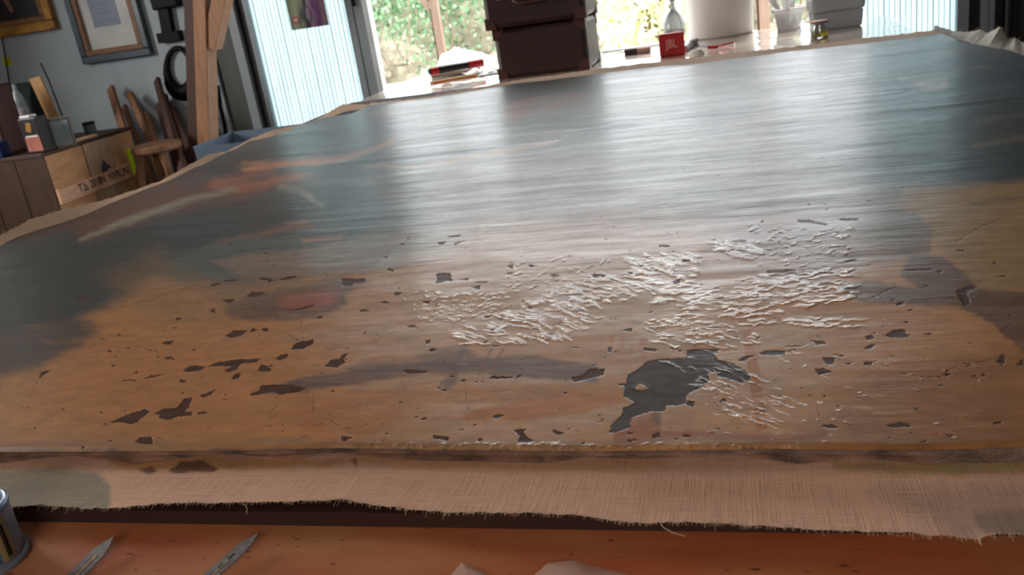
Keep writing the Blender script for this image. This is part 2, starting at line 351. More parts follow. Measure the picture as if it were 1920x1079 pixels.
def leaves(name, pts, size, m, parent=None, normal=None, seed=1):
    r = np.random.default_rng(seed); n = len(pts); P = np.asarray(pts, float)
    A = r.normal(size=(n, 3)); A[:, 2] -= .5; A /= np.linalg.norm(A, axis=1)[:, None]
    B = r.normal(size=(n, 3)); B -= (B*A).sum(1)[:, None]*A; B /= np.linalg.norm(B, axis=1)[:, None]
    s = size*r.uniform(.6, 1.4, n)[:, None]; Nn = np.cross(A, B)
    V = np.stack([P-A*s*.5, P+B*s*.32+Nn*s*.08, P+A*s*.5, P-B*s*.32+Nn*s*.08], 1).reshape(-1, 3)
    idx = np.arange(n)*4; Fs = np.concatenate([np.stack([idx, idx+1, idx+2], 1), np.stack([idx, idx+2, idx+3], 1)])
    me = bpy.data.meshes.new(name); me.vertices.add(len(V)); me.vertices.foreach_set('co', V.ravel())
    me.loops.add(Fs.size); me.loops.foreach_set('vertex_index', Fs.ravel().astype('i')); me.polygons.add(len(Fs))
    me.polygons.foreach_set('loop_start', np.arange(0, Fs.size, 3, dtype='i')); me.update(calc_edges=True)
    t = me.attributes.new('tone', 'FLOAT', 'POINT'); t.data.foreach_set('value', np.repeat(r.beta(1.6, 1.8, n), 4))
    me.materials.append(m); o = bpy.data.objects.new(name, me); return link(o, parent)
n = 34000
pts = np.stack([rng.uniform(-10, 4, n), rng.uniform(-.35, .1, n), rng.uniform(0.1, 1.7, n)], 1)
dens = np.array([mnoise.noise(Vector((p[0]*1.1, p[2]*1.6, 7))) for p in pts]); keep = (dens*1.4+(pts[:, 2]-.62)*1.5) > rng.uniform(-.9, .55, n)
pts = pts[keep]; pts[:, 1] += pts[:, 2]*.22+12.0
tag(leaves('ivy', pts, .072, M_ivy, seed=3), 'sunlit green ivy covering the stony garden bank outside', 'ivy', kind='stuff')
# dry stems
bm = bmesh.new()
for k in range(120):
    x = rng.uniform(-8, 3); z = rng.uniform(.05, .7); h = rng.uniform(.2, .6); l = rng.uniform(-.25, .25)
    bar(bm, (x, 11.7+rng.uniform(-.1, .1), z-.1), (x+l, 11.8, z+h), .012)
tag(obj('dry_stems', bm, mat('dry_stem', (150, 132, 110), (110, 94, 76), .9)), 'thin brown dry stems among the ivy on the bank', 'stems', kind='stuff')
# pale shrub
sh = empty('pale_shrub', (-.78, 9.0, 0), 'overexposed pale yellow shrub outside, right of the suitcases', 'shrub')
c = np.array([0, 0, .62]); pts = rng.normal(size=(4200, 3)); pts /= np.linalg.norm(pts, axis=1)[:, None]; pts *= (rng.uniform(.55, 1, 4200)**.5)[:, None]*np.array([.52, .45, .62]); pts += c
tag(leaves('foliage', pts, .075, M_shrub, sh, seed=5), kind='stuff')
bm = bmesh.new()
for k in range(9): bar(bm, (0, 0, 0), (rng.uniform(-.3, .3), rng.uniform(-.3, .3), .8), .02)
obj('stems', bm, mat('shrub_stem', (120, 100, 70)), sh)
# outdoor posts
M_outpost = mat('weathered_post_wood', (168, 140, 124), (140, 114, 98), .7, 9, (8, 8, .7))
def outpost(px, py, w, Y, label, brace):
    q = un(px, py, Y=Y); e = empty('wooden_post', (q[0], Y, 0), label, 'post')
    obj('upright', bx((0, 0, 1.25), (w, w, 2.5)), M_outpost, e, bevel=.003)
    obj('painted_side_shade', bx((-w*.62, .01, 1.25), (w*.22, w*.9, 2.5)), M_dark_pine, e)  # dark strip stands in for shade on the post's left side
    if brace:
        bm = bmesh.new(); bar(bm, (-.03, 0, 1.02), (-.30, 0, 1.42), .05); obj('brace', bm, M_outpost, e)
outpost(823, 60, .055, 6.6, 'slim wooden garden post outside, behind the red pen', True)
outpost(1433, 30, .075, 7.4, 'slim wooden garden post outside, right of the white bucket', False)

# ================================================================ TABLE
tb = empty('work_table', (0, 0, 0), 'large film-covered plywood studio table under the big painting', 'table')
TX0, TX1, TY0, TY1 = -1.46, .60, .12, 4.18
M_table = bpy.data.materials.new('film_covered_plywood'); M_table.use_nodes = True; nt = M_table.node_tree; p = nt.nodes['Principled BSDF']
tc = N(nt, 'ShaderNodeTexCoord'); mp = N(nt, 'ShaderNodeMapping'); mp.inputs['Scale'].default_value = (3, 9, 1); mp.inputs['Rotation'].default_value = (0, 0, .5); nt.links.new(tc.outputs['Object'], mp.inputs[0])
n1 = N(nt, 'ShaderNodeTexNoise'); n1.inputs['Scale'].default_value = 1.6; n1.inputs['Detail'].default_value = 5; nt.links.new(mp.outputs[0], n1.inputs[0])
rp = N(nt, 'ShaderNodeValToRGB'); nt.links.new(n1.outputs[0], rp.inputs[0])
rp.color_ramp.elements[0].position = .35; rp.color_ramp.elements[0].color = rgba((190, 92, 54)); rp.color_ramp.elements[1].position = .62; rp.color_ramp.elements[1].color = rgba((206, 136, 90))
n2 = N(nt, 'ShaderNodeTexNoise'); n2.inputs['Scale'].default_value = 26; n2.inputs['Detail'].default_value = 6; nt.links.new(mp.outputs[0], n2.inputs[0])
r2 = N(nt, 'ShaderNodeValToRGB'); r2.color_ramp.elements[0].position = .66; r2.color_ramp.elements[1].position = .72; nt.links.new(n2.outputs[0], r2.inputs[0])
mx = N(nt, 'ShaderNodeMixRGB'); nt.links.new(r2.outputs[0], mx.inputs[0]); nt.links.new(rp.outputs[0], mx.inputs[1]); mx.inputs[2].default_value = rgba((112, 52, 38))
nt.links.new(mx.outputs[0], p.inputs['Base Color']); p.inputs['Roughness'].default_value = .42
p.inputs['Coat Weight'].default_value = .25; p.inputs['Coat Roughness'].default_value = .3
n3 = N(nt, 'ShaderNodeTexNoise'); n3.inputs['Scale'].default_value = 30; b3 = N(nt, 'ShaderNodeBump'); b3.inputs['Distance'].default_value = .0006
nt.links.new(tc.outputs['Object'], n3.inputs[0]); nt.links.new(n3.outputs[0], b3.inputs['Height']); nt.links.new(b3.outputs[0], p.inputs['Coat Normal'])
obj('tabletop', bx2((TX0, TY0, TZ-.03), (TX1, TY1, TZ)), M_table, tb, bevel=.002)
for x in (TX0+.12, TX1-.12):
    for y in (.3, 2.2, 4.0): obj('leg', bx2((x-.035, y-.035, 0), (x+.035, y+.035, TZ-.031)), M_pine, tb)
# clear film over the far end
vs = []; fs = []; nx, ny = 120, 60
for j in range(ny):
    for i in range(nx):
        x = TX0+(TX1-TX0)*i/(nx-1); y = 3.28+(TY1-3.30)*j/(ny-1)
        z = TZ+.0012+.0022*max(0, mnoise.noise(Vector((x*9, y*12, 1)))+.1)
        vs.append((x, y, z))
for j in range(ny-1):
    for i in range(nx-1): a = j*nx+i; fs.append((a, a+1, a+nx+1, a+nx))
M_sheet = mat('milky_film_sheet', (232, 216, 204), (222, 196, 176), .22, 4, coat=1)
tag(obj('plastic_sheet', (vs, [], fs), M_sheet, sm=60), 'glossy milky plastic sheet covering the far end of the table', 'sheet')

# ================================================================ PAINTING
PZ = .808
def interp_edge(pix, key, z=PZ):      # pixel outline -> canvas outline
    P = np.array([un(a, b, z=z) for a, b in pix]); o = np.argsort(P[:, key]); return P[o]
EL = interp_edge([(-420, 660), (0, 462), (100, 420), (200, 385), (330, 335), (400, 300), (480, 262), (520, 252), (600, 222), (640, 208), (690, 199)], 1)
ER = interp_edge([(1765, 64), (1785, 72), (1830, 82), (1880, 92), (1920, 106), (2300, 250)], 1)
EF = interp_edge([(690, 199), (800, 187), (960, 160), (1130, 139), (1300, 119), (1450, 102), (1600, 84), (1765, 64)], 0)
EN = interp_edge([(-60, 846), (240, 844), (480, 842), (640, 838), (900, 842), (1100, 843), (1280, 842), (1450, 838), (1700, 842), (1920, 834), (1980, 833)], 0)
def xl(y): return np.interp(y, EL[:, 1], EL[:, 0])
def xr(y): return np.interp(y, ER[:, 1], ER[:, 0])
def yf(x): return np.interp(x, EF[:, 0], EF[:, 1])
def yn(x): return np.interp(x, EN[:, 0], EN[:, 1])
NR, NC, NE = 450, 1180, 12
# row positions: finer near the front where the flaking is close to the eye
tp = np.linspace(0, 1, NR); ya, yb = .64, 3.25
prow = 1/(1/ (ya+.02) + (1/(yb+.02)-1/(ya+.02))*tp)-.02
X = np.zeros((NR, NC+2*NE)); Y = np.zeros_like(X)
for j, y in enumerate(prow):
    L, R_ = xl(y), xr(y)
    # visible span of this row
    xv = np.linspace(L, R_, 400); cx, cy = chart(xv, y, PZ); ok = (cx > -40) & (cx < 1960); a, b = (xv[ok][0], xv[ok][-1])
    row = np.linspace(a, b, NC)
    left = np.linspace(L, a, NE+1)[:-1] if a > L+.01 else a-np.linspace(1, 0, NE+1)[:-1]*1e-4*0+0*np.arange(NE)-np.arange(NE, 0, -1)*1e-5
    right = np.linspace(b, R_, NE+1)[1:] if b < R_-.01 else b+np.arange(1, NE+1)*1e-5
    X[j] = np.concatenate([left, row, right]); t = (y-ya)/(yb-ya)
    Y[j] = y+(1-t)**6*(yn(X[j])-ya)+t**6*(yf(X[j])-yb)
CX, CY = chart(X, Y, PZ)
# --- noise fields by value-noise on the canvas
def vnoise(x, y, seed):
    r = np.random.default_rng(seed); T = r.random((256, 256)); xi = np.floor(x).astype(int); yi = np.floor(y).astype(int)
    fx = x-xi; fy = y-yi; fx = fx*fx*(3-2*fx); fy = fy*fy*(3-2*fy)
    g = lambda a, b: T[a % 256, b % 256]
    return (g(xi, yi)*(1-fx)+g(xi+1, yi)*fx)*(1-fy)+(g(xi, yi+1)*(1-fx)+g(xi+1, yi+1)*fx)*fy
def fb(x, y, seed, o=4):
    s = 0; a = .5
    for k in range(o): s = s+a*vnoise(x*2**k, y*2**k, seed+k); a /= 2
    return s/(1-.5**o)
# chart with organic jitter so the painted shapes get brushy edges
JX = CX+(fb(CX/60, CY/22, 11)-.5)*24+(fb(CX/14, CY/5, 15)-.5)*12; JY = CY+(fb(CX/70, CY/25, 21)-.5)*10+(fb(CX/16, CY/6, 25)-.5)*5
C = np.zeros(X.shape+(3,)); C[:] = lin((192, 134, 84))
def sdf_poly(px, py, poly):
    poly = np.array(poly, float); d = np.full(px.shape, 1e9); ins = np.zeros(px.shape, bool); n = len(poly)
    for i in range(n):
        a = poly[i]; b = poly[(i+1) % n]; e = b-a; wx = px-a[0]; wy = py-a[1]
        t = np.clip((wx*e[0]+wy*e[1])/(e@e+1e-9), 0, 1); d = np.minimum(d, (wx-t*e[0])**2+(wy-t*e[1])**2)
        c = ((a[1] <= py) & (b[1] > py)) | ((b[1] <= py) & (a[1] > py))
        with np.errstate(divide='ignore', invalid='ignore'): xi = a[0]+(py-a[1])/(b[1]-a[1])*(b[0]-a[0])
        ins ^= c & (px < xi)
    d = np.sqrt(d); return np.where(ins, -d, d)
def region(poly, pad, jit=True):
    poly = np.array(poly, float); x0, y0 = poly.min(0)-pad; x1, y1 = poly.max(0)+pad
    return (CX > x0) & (CX < x1) & (CY > y0) & (CY < y1)
def paint(poly, col, soft=12, op=1.0, jit=True, streak=0):
    m = region(poly, soft*2+50)
    if not m.any(): return
    px, py = (JX[m], JY[m]) if jit else (CX[m], CY[m])
    s = sdf_poly(px, py, poly); a = np.clip(.5-s/(2*soft), 0, 1); a = a*a*(3-2*a)*op
    if streak: a = a*(1-streak+streak*np.clip(2.2*fb(CX[m]/90, CY[m]/7, 31)-.5, 0, 1))
    C[m] = C[m]*(1-a[:, None])+np.array(lin(col))*a[:, None]
def stroke(pts, w, col, soft=4, op=1.0, **k):
    pts = np.array(pts, float); ws = w if isinstance(w, (list, tuple)) else [w]*len(pts); up = []; dn = []
    for i in range(len(pts)):
        t = pts[min(i+1, len(pts)-1)]-pts[max(i-1, 0)]; t /= np.linalg.norm(t)+1e-9; nrm = np.array([-t[1], t[0]])*ws[i]/2
        up.append(pts[i]+nrm); dn.append(pts[i]-nrm)
    paint(up+dn[::-1], col, soft, op, **k)
def ell(cx, cy, a, b, ang=0, n=20):
    t = np.linspace(0, 2*math.pi, n, endpoint=False); ca, sa = math.cos(math.radians(ang)), math.sin(math.radians(ang))
    return [(cx+a*math.cos(q)*ca-b*math.sin(q)*sa, cy+a*math.cos(q)*sa+b*math.sin(q)*ca) for q in t]
def soft(poly, s):
    m = region(poly, s*2+40); a = np.zeros(X.shape); d = sdf_poly(JX[m], JY[m], poly); a[m] = np.clip(.5-d/(2*s), 0, 1); return a
# broad grounds
paint([(-500, 560), (-500, 300), (0, 300), (700, 120), (1960, 20), (1960, 345), (1700, 352), (1560, 380), (1230, 430), (900, 440), (700, 500), (430, 545), (290, 520), (200, 560), (60, 560)], (88, 92, 96), 26)
paint([(850, 330), (1250, 300), (1700, 350), (1690, 480), (1500, 520), (1200, 500), (900, 520), (760, 470)], (140, 116, 98), 40, .75)
paint([(900, 270), (1400, 230), (1700, 330), (1500, 400), (1000, 400), (800, 340)], (126, 124, 116), 30, .7, streak=.5)
paint([(-500, 620), (-500, 250), (0, 440), (330, 330), (640, 205), (700, 300), (660, 380), (560, 440), (430, 450), (300, 500), (230, 560), (150, 600), (170, 606), (176, 625), (130, 660), (60, 690), (-20, 705), (-500, 900)], (58, 62, 64), 22)
paint([(60, 605), (150, 598), (178, 612), (150, 645), (60, 690), (-20, 705), (-20, 640)], (92, 74, 66), 10, .7)
paint([(-300, 470), (-50, 470), (150, 430), (320, 350), (430, 335), (330, 300), (0, 400), (-300, 460)], (92, 62, 50), 14, .8)
paint([(140, 430), (300, 350), (450, 325), (560, 335), (480, 370), (300, 405), (160, 450)], (110, 66, 46), 16, .85)
paint([(380, 352), (400, 335), (470, 325), (560, 322), (590, 330), (540, 345), (440, 360)], (168, 104, 76), 7, .9)
stroke([(455, 318), (560, 306), (650, 296), (700, 282), (745, 264)], [8, 14, 12, 9, 4], (196, 138, 108), 5)
stroke([(455, 304), (480, 308), (520, 314)], [2, 12, 10], (180, 116, 84), 4)
stroke([(150, 450), (230, 418), (330, 385), (435, 352)], [4, 12, 12, 8], (156, 150, 136), 6, .8)
stroke([(525, 352), (560, 358), (590, 372), (604, 388)], [12, 12, 9, 5], (160, 152, 134), 4, .9)
stroke([(540, 350), (640, 340), (700, 345)], 10, (130, 128, 124), 8, .6)
stroke([(600, 318), (760, 300), (900, 285), (1000, 272)], [3, 5, 4, 2], (44, 58, 68), 3, .9)
stroke([(680, 314), (780, 310), (860, 300), (960, 282), (1045, 262)], [4, 6, 8, 10, 6], (190, 150, 118), 4, .85, streak=.4)
paint([(940, 190), (1000, 178), (1090, 172), (1130, 180), (1060, 200), (980, 222), (940, 225)], (150, 96, 76), 8, .75)
paint([(930, 178), (1130, 150), (1140, 165), (1000, 185), (930, 200)], (52, 52, 60), 8, .7)
stroke([(700, 215), (800, 222), (900, 212)], 14, (160, 120, 104), 9, .5)
paint([(600, 300), (620, 250), (700, 215), (760, 230), (700, 290)], (66, 76, 90), 16, .6)
paint([(1000, 225), (1300, 200), (1500, 190), (1650, 150), (1700, 100), (1500, 110), (1200, 150), (1000, 180)], (122, 128, 130), 22, .7, streak=.5)
paint([(1560, 100), (1960, 60), (1960, 330), (1700, 345), (1600, 330), (1560, 250), (1600, 180)], (54, 68, 84), 26, .9)
paint([(1620, 220), (1960, 190), (1960, 340), (1700, 345), (1620, 300)], (42, 50, 58), 20, .8)
paint(ell(1748, 156, 34, 12, -4), (176, 150, 138), 6, .9); stroke([(1690, 148), (1740, 150)], 6, (160, 140, 132), 5, .7)
paint(ell(1870, 240, 60, 40), (66, 60, 56), 20, .6)
stroke([(1740, 100), (1850, 92), (1900, 110)], 10, (110, 84, 80), 8, .6)
stroke([(1800, 190), (1960, 182)], 5, (70, 60, 56), 4)
stroke([(1380, 240), (1500, 222), (1620, 210), (1960, 178)], [2, 3, 3, 3], (70, 62, 60), 3.5, .4)
# centre and right
paint([(1280, 395), (1500, 370), (1700, 380), (1740, 430), (1700, 480), (1560, 500), (1400, 490), (1290, 460)], (108, 92, 88), 24, .6)
paint([(1060, 395), (1250, 385), (1280, 410), (1150, 430), (1050, 425)], (128, 88, 74), 10, .5)
stroke([(1240, 392), (1270, 420), (1262, 448)], 22, (178, 166, 148), 7, .6)
paint([(1720, 362), (1960, 335), (1960, 548), (1880, 546), (1820, 532), (1765, 478), (1740, 430), (1700, 392)], (164, 128, 84), 5, .95)
paint([(1590, 400), (1640, 385), (1720, 395), (1748, 430), (1746, 475), (1700, 480), (1620, 460)], (104, 84, 72), 8, .75)
paint([(1705, 478), (1760, 482), (1835, 540), (1960, 552), (1960, 700), (1910, 655), (1860, 610), (1800, 575), (1700, 575), (1600, 562), (1560, 540), (1620, 528), (1720, 540), (1690, 515)], (104, 74, 60), 5, .9)
paint([(1330, 480), (1560, 440), (1560, 540), (1400, 540)], (110, 84, 82), 22, .55)
paint([(1640, 700), (1960, 640), (1960, 860), (1500, 860), (1500, 800)], (150, 102, 66), 30, .7)
# teal plant shape, grey shapes
paint([(292, 515), (320, 490), (380, 462), (470, 446), (560, 442), (600, 455), (580, 490), (480, 525), (420, 528), (340, 520)], (86, 98, 94), 5, .95)
paint([(396, 490), (440, 478), (540, 470), (700, 450), (720, 490), (640, 510), (560, 522), (460, 525)], (142, 118, 106), 7, .95)
paint([(560, 470), (700, 440), (840, 428), (885, 432), (880, 462), (820, 485), (740, 505), (600, 515)], (142, 126, 116), 8, .95)
paint([(740, 470), (800, 440), (860, 430), (892, 440), (880, 470), (820, 488), (740, 506), (700, 500)], (158, 160, 152), 5, .9)
stroke([(730, 506), (820, 490), (884, 462), (892, 440)], 5, (84, 100, 92), 3, .8)
stroke([(890, 432), (925, 440), (900, 466)], 18, (196, 178, 150), 7, .7)
paint([(780, 400), (940, 380), (980, 395), (860, 415), (790, 420)], (100, 104, 100), 9, .6)
stroke([(400, 455), (520, 430), (580, 420), (590, 432)], [2, 12, 18, 6], (136, 96, 68), 7, .8)
stroke([(560, 452), (640, 446)], 8, (176, 120, 96), 6, .8)
# red mouth
paint(ell(535, 572, 120, 30, -6), (88, 58, 54), 7, .95)
paint([(520, 545), (640, 520), (700, 525), (640, 560), (560, 560)], (96, 66, 62), 8, .8)
paint(ell(580, 562, 62, 17, -6), (172, 86, 62), 9, .85); stroke([(520, 590), (560, 590)], 8, (160, 120, 104), 4, .6)
paint([(190, 520), (300, 470), (330, 500), (440, 530), (620, 520), (540, 560), (400, 610), (260, 600)], (150, 116, 80), 30, .5)
# ochre and paler variations
paint([(200, 620), (500, 600), (900, 640), (900, 800), (300, 830), (0, 780)], (196, 128, 76), 40, .5)
paint([(900, 430), (1300, 420), (1500, 560), (1200, 640), (800, 640), (700, 520)], (208, 166, 138), 40, .8)  # pale centre: varnish sheen put into the pigment colour
pm_ = np.clip(soft([(560, 640), (900, 470), (1300, 430), (1640, 480), (1600, 700), (1500, 835), (900, 838), (640, 835), (700, 740)], 60), 0, 1)
pm_ = pm_*np.clip(2.6*fb(X*9+Y*3, Y*26, 151, 5)-.75, 0, 1)*.75; C = C*(1-pm_[..., None])+np.array(lin((206, 172, 148)))*pm_[..., None]
stroke([(470, 735), (580, 720), (700, 702), (800, 688), (900, 684), (1000, 690), (1120, 700)], [4, 26, 26, 26, 30, 38, 34], (112, 86, 84), 4, .95, streak=.2)
paint([(640, 690), (760, 668), (870, 650), (900, 670), (860, 690), (700, 715)], (128, 98, 90), 6, .7)
stroke([(835, 730), (850, 705), (858, 670), (875, 648)], [26, 18, 14, 10], (120, 92, 86), 6, .8)
paint([(870, 778), (930, 760), (1040, 742), (1160, 740), (1180, 755), (1100, 775), (960, 790), (880, 790)], (192, 116, 56), 5, .8)
paint([(640, 745), (760, 720), (740, 800), (660, 830), (560, 820), (560, 760)], (190, 120, 68), 10, .6)
paint([(1150, 790), (1235, 770), (1240, 830), (1150, 838)], (164, 92, 48), 4, .85, jit=False)
paint([(1392, 620), (1408, 618), (1425, 700), (1440, 808), (1420, 808), (1402, 700)], (182, 110, 52), 2, .8, jit=False)
stroke([(1290, 805), (1300, 845)], 14, (176, 106, 70), 3, .6, jit=False)
for x, y, w, h in ((1147, 637, 8, 14), (1167, 643, 6, 22), (1206, 640, 14, 14), (1185, 652, 5, 10)): paint([(x-w/2, y-h/2), (x+w/2, y-h/2), (x+w/2, y+h/2), (x-w/2, y+h/2)], (190, 116, 60), 2, .75, jit=False)
for a, b in (((945, 590), (905, 650)), ((1060, 592), (1020, 645)), ((925, 650), (900, 700)), ((945, 655), (920, 695))): stroke([a, b], 5, (150, 84, 52), 2, .7, jit=False)
stroke([(0, 838), (300, 834), (640, 830), (1000, 834), (1400, 826), (1920, 824)], 14, (150, 112, 84), 6, .6)
stroke([(1220, 815), (1500, 820), (1560, 812)], 14, (150, 78, 52), 5, .6)
for k in range(90):  # pale scumbled scrapes
    x = rng.uniform(560, 1700); y = rng.uniform(600, 835); l = rng.uniform(10, 70); stroke([(x, y), (x+l, y-rng.uniform(-3, 8))], rng.uniform(1, 5), (206, 170, 132), 2.5, rng.uniform(.2, .6))
for k in range(130):  # brushy streaks in the upper field
    x = rng.uniform(300, 1850); y = rng.uniform(150, 400); l = rng.uniform(60, 260); c = random.choice([(70, 82, 94), (120, 116, 110), (140, 118, 104), (96, 110, 116), (58, 64, 72)])
    stroke([(x, y), (x+l*.5, y-l*.06-rng.uniform(0, 5)), (x+l, y-l*.12)], rng.uniform(4, 12), c, 6, rng.uniform(.25, .6))
paint([(1222, 690), (1240, 690), (1240, 800), (1222, 790)], (60, 46, 40), 2, .5, jit=False)
for k in range(60):
    x = rng.uniform(20, 900); y = rng.uniform(560, 830); l = rng.uniform(30, 120); stroke([(x, y), (x+l, y-rng.uniform(-2, 6))], rng.uniform(3, 9), random.choice([(206, 140, 88), (176, 116, 70), (196, 128, 72)]), 5, rng.uniform(.2, .5))
stroke([(-80, 849), (300, 848), (640, 845), (1000, 849), (1280, 848), (1450, 844), (1700, 848), (1980, 840)], 11, (96, 72, 66), 3, .9)
C = C**np.array([1.0, 1.02, 1.06])
C *= (1+.3*(fb(X*16, Y*60, 41)-.5)+.45*(fb(X*70, Y*110, 47)-.5))[..., None]
# --- wetness (glossy varnish pooled) and wrinkle zones
WR = np.maximum.reduce([soft([(1170, 480), (1300, 470), (1312, 490), (1300, 512), (1190, 515)], 10), soft([(1330, 452), (1390, 448), (1430, 472), (1400, 484), (1350, 468)], 6)*.8,
    soft([(980, 560), (1050, 530), (1130, 505), (1230, 515), (1310, 530), (1300, 556), (1120, 548), (1010, 580)], 12), soft([(985, 575), (1080, 565), (1100, 590), (1130, 600), (1080, 606), (980, 596)], 9),
    soft([(850, 620), (900, 600), (960, 605), (1060, 618), (1000, 632), (920, 640), (850, 640)], 10)*.8, soft([(1290, 540), (1450, 505), (1600, 520), (1600, 555), (1450, 570), (1300, 600), (1240, 600)], 16)*.9,
    soft([(1490, 596), (1600, 600), (1605, 612), (1500, 612)], 6), soft([(1190, 600), (1320, 590), (1400, 640), (1300, 650), (1200, 640)], 12)*.6,
    soft([(1260, 660), (1420, 665), (1500, 740), (1420, 800), (1300, 760)], 20)*.5, soft([(730, 540), (900, 560), (880, 600), (800, 600)], 20)*.35, soft([(1500, 430), (1600, 425), (1560, 500), (1400, 510)], 20)*.6,
    soft([(1000, 460), (1150, 480), (1050, 530), (940, 540)], 18)*.3])
WET = np.clip(soft([(700, 520), (1000, 440), (1300, 400), (1600, 400), (1650, 600), (1560, 830), (1200, 845), (700, 845), (780, 640)], 60), 0, 1)
WR = .7*WR*(.1+.9*np.clip(3*fb(X*22, Y*40, 61)-.9, 0, 1)); WET = np.maximum(WET, WR)
RG = np.zeros(X.shape)
def ridges(poly, n, slope, lmin, lmax, wd, amp=1.0, seed=0):
    rr = np.random.default_rng(seed); poly = np.array(poly, float); lo, hi = poly.min(0), poly.max(0); k = 0
    while k < n:
        q = rr.uniform(lo, hi)
        if sdf_poly(np.array([q[0]]), np.array([q[1]]), poly)[0] > 0: lo = lo; continue
        k += 1; l = rr.uniform(lmin, lmax); sl = slope+rr.normal(0, .07); w = wd*rr.uniform(.7, 1.4); a0 = amp*rr.uniform(.5, 1.1); bend = rr.normal(0, 2.0)
        m = (np.abs(CX-q[0]) < l*.6+4) & (np.abs(CY-q[1]) < abs(sl)*l*.6+8); t = (CX[m]-q[0])/(l/2); d = CY[m]-(q[1]+sl*(CX[m]-q[0])+bend*t*t+1.2*np.sin(CX[m]/5+k))
        RG[m] += a0*np.exp(-(d/w)**2)*np.clip(1-t*t, 0, 1)
ridges([(850, 625), (985, 575), (1110, 560), (1130, 600), (1060, 640), (860, 650)], 95, .22, 16, 44, 2.0, 1, 1)
ridges([(985, 570), (1050, 535), (1170, 505), (1300, 515), (1312, 545), (1200, 560), (1050, 580)], 110, .12, 14, 40, 2.0, 1, 2)
ridges([(1160, 485), (1240, 468), (1312, 478), (1310, 512), (1200, 515)], 55, .25, 12, 30, 2.0, 1.1, 3)
ridges([(1325, 452), (1390, 450), (1430, 475), (1400, 486), (1340, 470)], 26, .2, 14, 36, 2.2, 1.2, 4)
ridges([(1230, 560), (1420, 515), (1600, 505), (1605, 560), (1450, 590), (1240, 615)], 150, -.08, 18, 60, 1.8, 1, 5)
ridges([(1400, 600), (1490, 596), (1605, 600), (1605, 616), (1400, 610)], 22, .0, 20, 60, 1.8, 1, 6)
ridges([(1200, 605), (1330, 590), (1440, 640), (1300, 660), (1200, 640)], 55, .2, 12, 36, 1.8, .9, 7)
ridges([(1240, 670), (1340, 660), (1520, 760), (1440, 800), (1330, 770)], 46, .42, 16, 60, 1.6, .8, 8)
ridges([(1400, 420), (1600, 430), (1590, 500), (1420, 500)], 80, -.1, 6, 20, 1.6, .7, 9)
ridges([(740, 545), (960, 550), (900, 610), (780, 600)], 90, -.15, 5, 18, 1.6, .6, 10)
ridges([(960, 480), (1160, 480), (1050, 540), (940, 550)], 50, -.15, 5, 18, 1.6, .6, 11)
ridges([(1290, 630), (1920, 700), (1800, 835), (1290, 835)], 60, .2, 5, 24, 1.4, .5, 12)
ridges([(640, 832), (1500, 832), (1500, 840), (640, 841)], 90, 0, 6, 20, 1.6, .6, 13)
# --- losses and cracks: signed distance (in chart units) stored per vertex
LS = np.full(X.shape, 12.0); LD = np.zeros(X.shape)
def loss(poly, dark=0.0, jag=1.0):
    m = region(poly, 12)
    if not m.any(): return
    px = CX[m]+(fb(CX[m]/5, CY[m]/3, 71, 3)-.5)*7*jag; py = CY[m]+(fb(CX[m]/5, CY[m]/3, 81, 3)-.5)*4*jag
    s = sdf_poly(px, py, poly); o = LS[m]; LD[m] = np.where(s < o, dark, LD[m]); LS[m] = np.minimum(o, s)
def flake(cx, cy, w, h, ang=0, dark=0.0, seed=None):
    r = np.random.default_rng(int(seed if seed is not None else cx*31+cy*7)); n = int(r.integers(6, 10)); th = np.sort(r.uniform(0, 2*math.pi, n)); rr = r.uniform(.55, 1.15, n)
    ca, sa = math.cos(math.radians(ang)), math.sin(math.radians(ang)); P = []
    for t, q in zip(th, rr):
        x, y = w/2*q*math.cos(t), h/2*q*math.sin(t); P.append((cx+x*ca-y*sa, cy+x*sa+y*ca))
    loss(P, dark, .6 if w > 14 else .25)
K = 1/2.345
def LC(pts, ox, oy, dark=0.0): loss([(ox+a*K, oy+b*K) for a, b in pts], dark, .5)
LC([(480, 920), (560, 885), (640, 862), (660, 872), (600, 920), (570, 928), (540, 918)], 0, 400)
LC([(675, 880), (720, 860), (780, 855), (810, 815), (850, 810), (830, 850), (815, 870), (850, 875), (840, 890), (780, 895), (740, 908), (700, 900), (700, 885)], 0, 400)
LC([(590, 1005), (620, 985), (668, 982), (676, 1018), (620, 1015)], 0, 400)
LC([(1090, 800), (1140, 780), (1145, 760), (1200, 755), (1290, 755), (1345, 772), (1310, 788), (1230, 798), (1200, 785), (1120, 800)], 0, 400)
LC([(175, 725), (182, 697), (230, 688)], 0, 400); LC([(876, 803), (900, 795), (955, 773), (930, 797), (895, 810)], 0, 400)
LC([(808, 695), (825, 675), (860, 668), (905, 675), (890, 690), (830, 700)], 0, 400); LC([(910, 675), (960, 655), (1050, 645), (1140, 642), (1130, 657), (1060, 660), (1040, 690), (1000, 702), (990, 690), (1020, 672)], 0, 400)
LC([(1130, 695), (1150, 665), (1190, 682), (1190, 697)], 0, 400); LC([(1015, 732), (1030, 710), (1062, 702), (1050, 727)], 0, 400)
LC([(1208, 643), (1240, 622), (1268, 620), (1262, 638), (1230, 648)], 0, 400); LC([(1280, 600), (1300, 572), (1378, 556), (1378, 575), (1330, 598)], 0, 400)
LC([(1425, 675), (1450, 650), (1500, 637), (1520, 655), (1480, 680)], 0, 400); LC([(990, 540), (1030, 515), (1088, 516), (1060, 540), (1020, 548)], 0, 400)
LC([(1095, 525), (1110, 505), (1135, 515)], 0, 400); LC([(1148, 515), (1165, 502), (1185, 512), (1170, 522)], 0, 400)
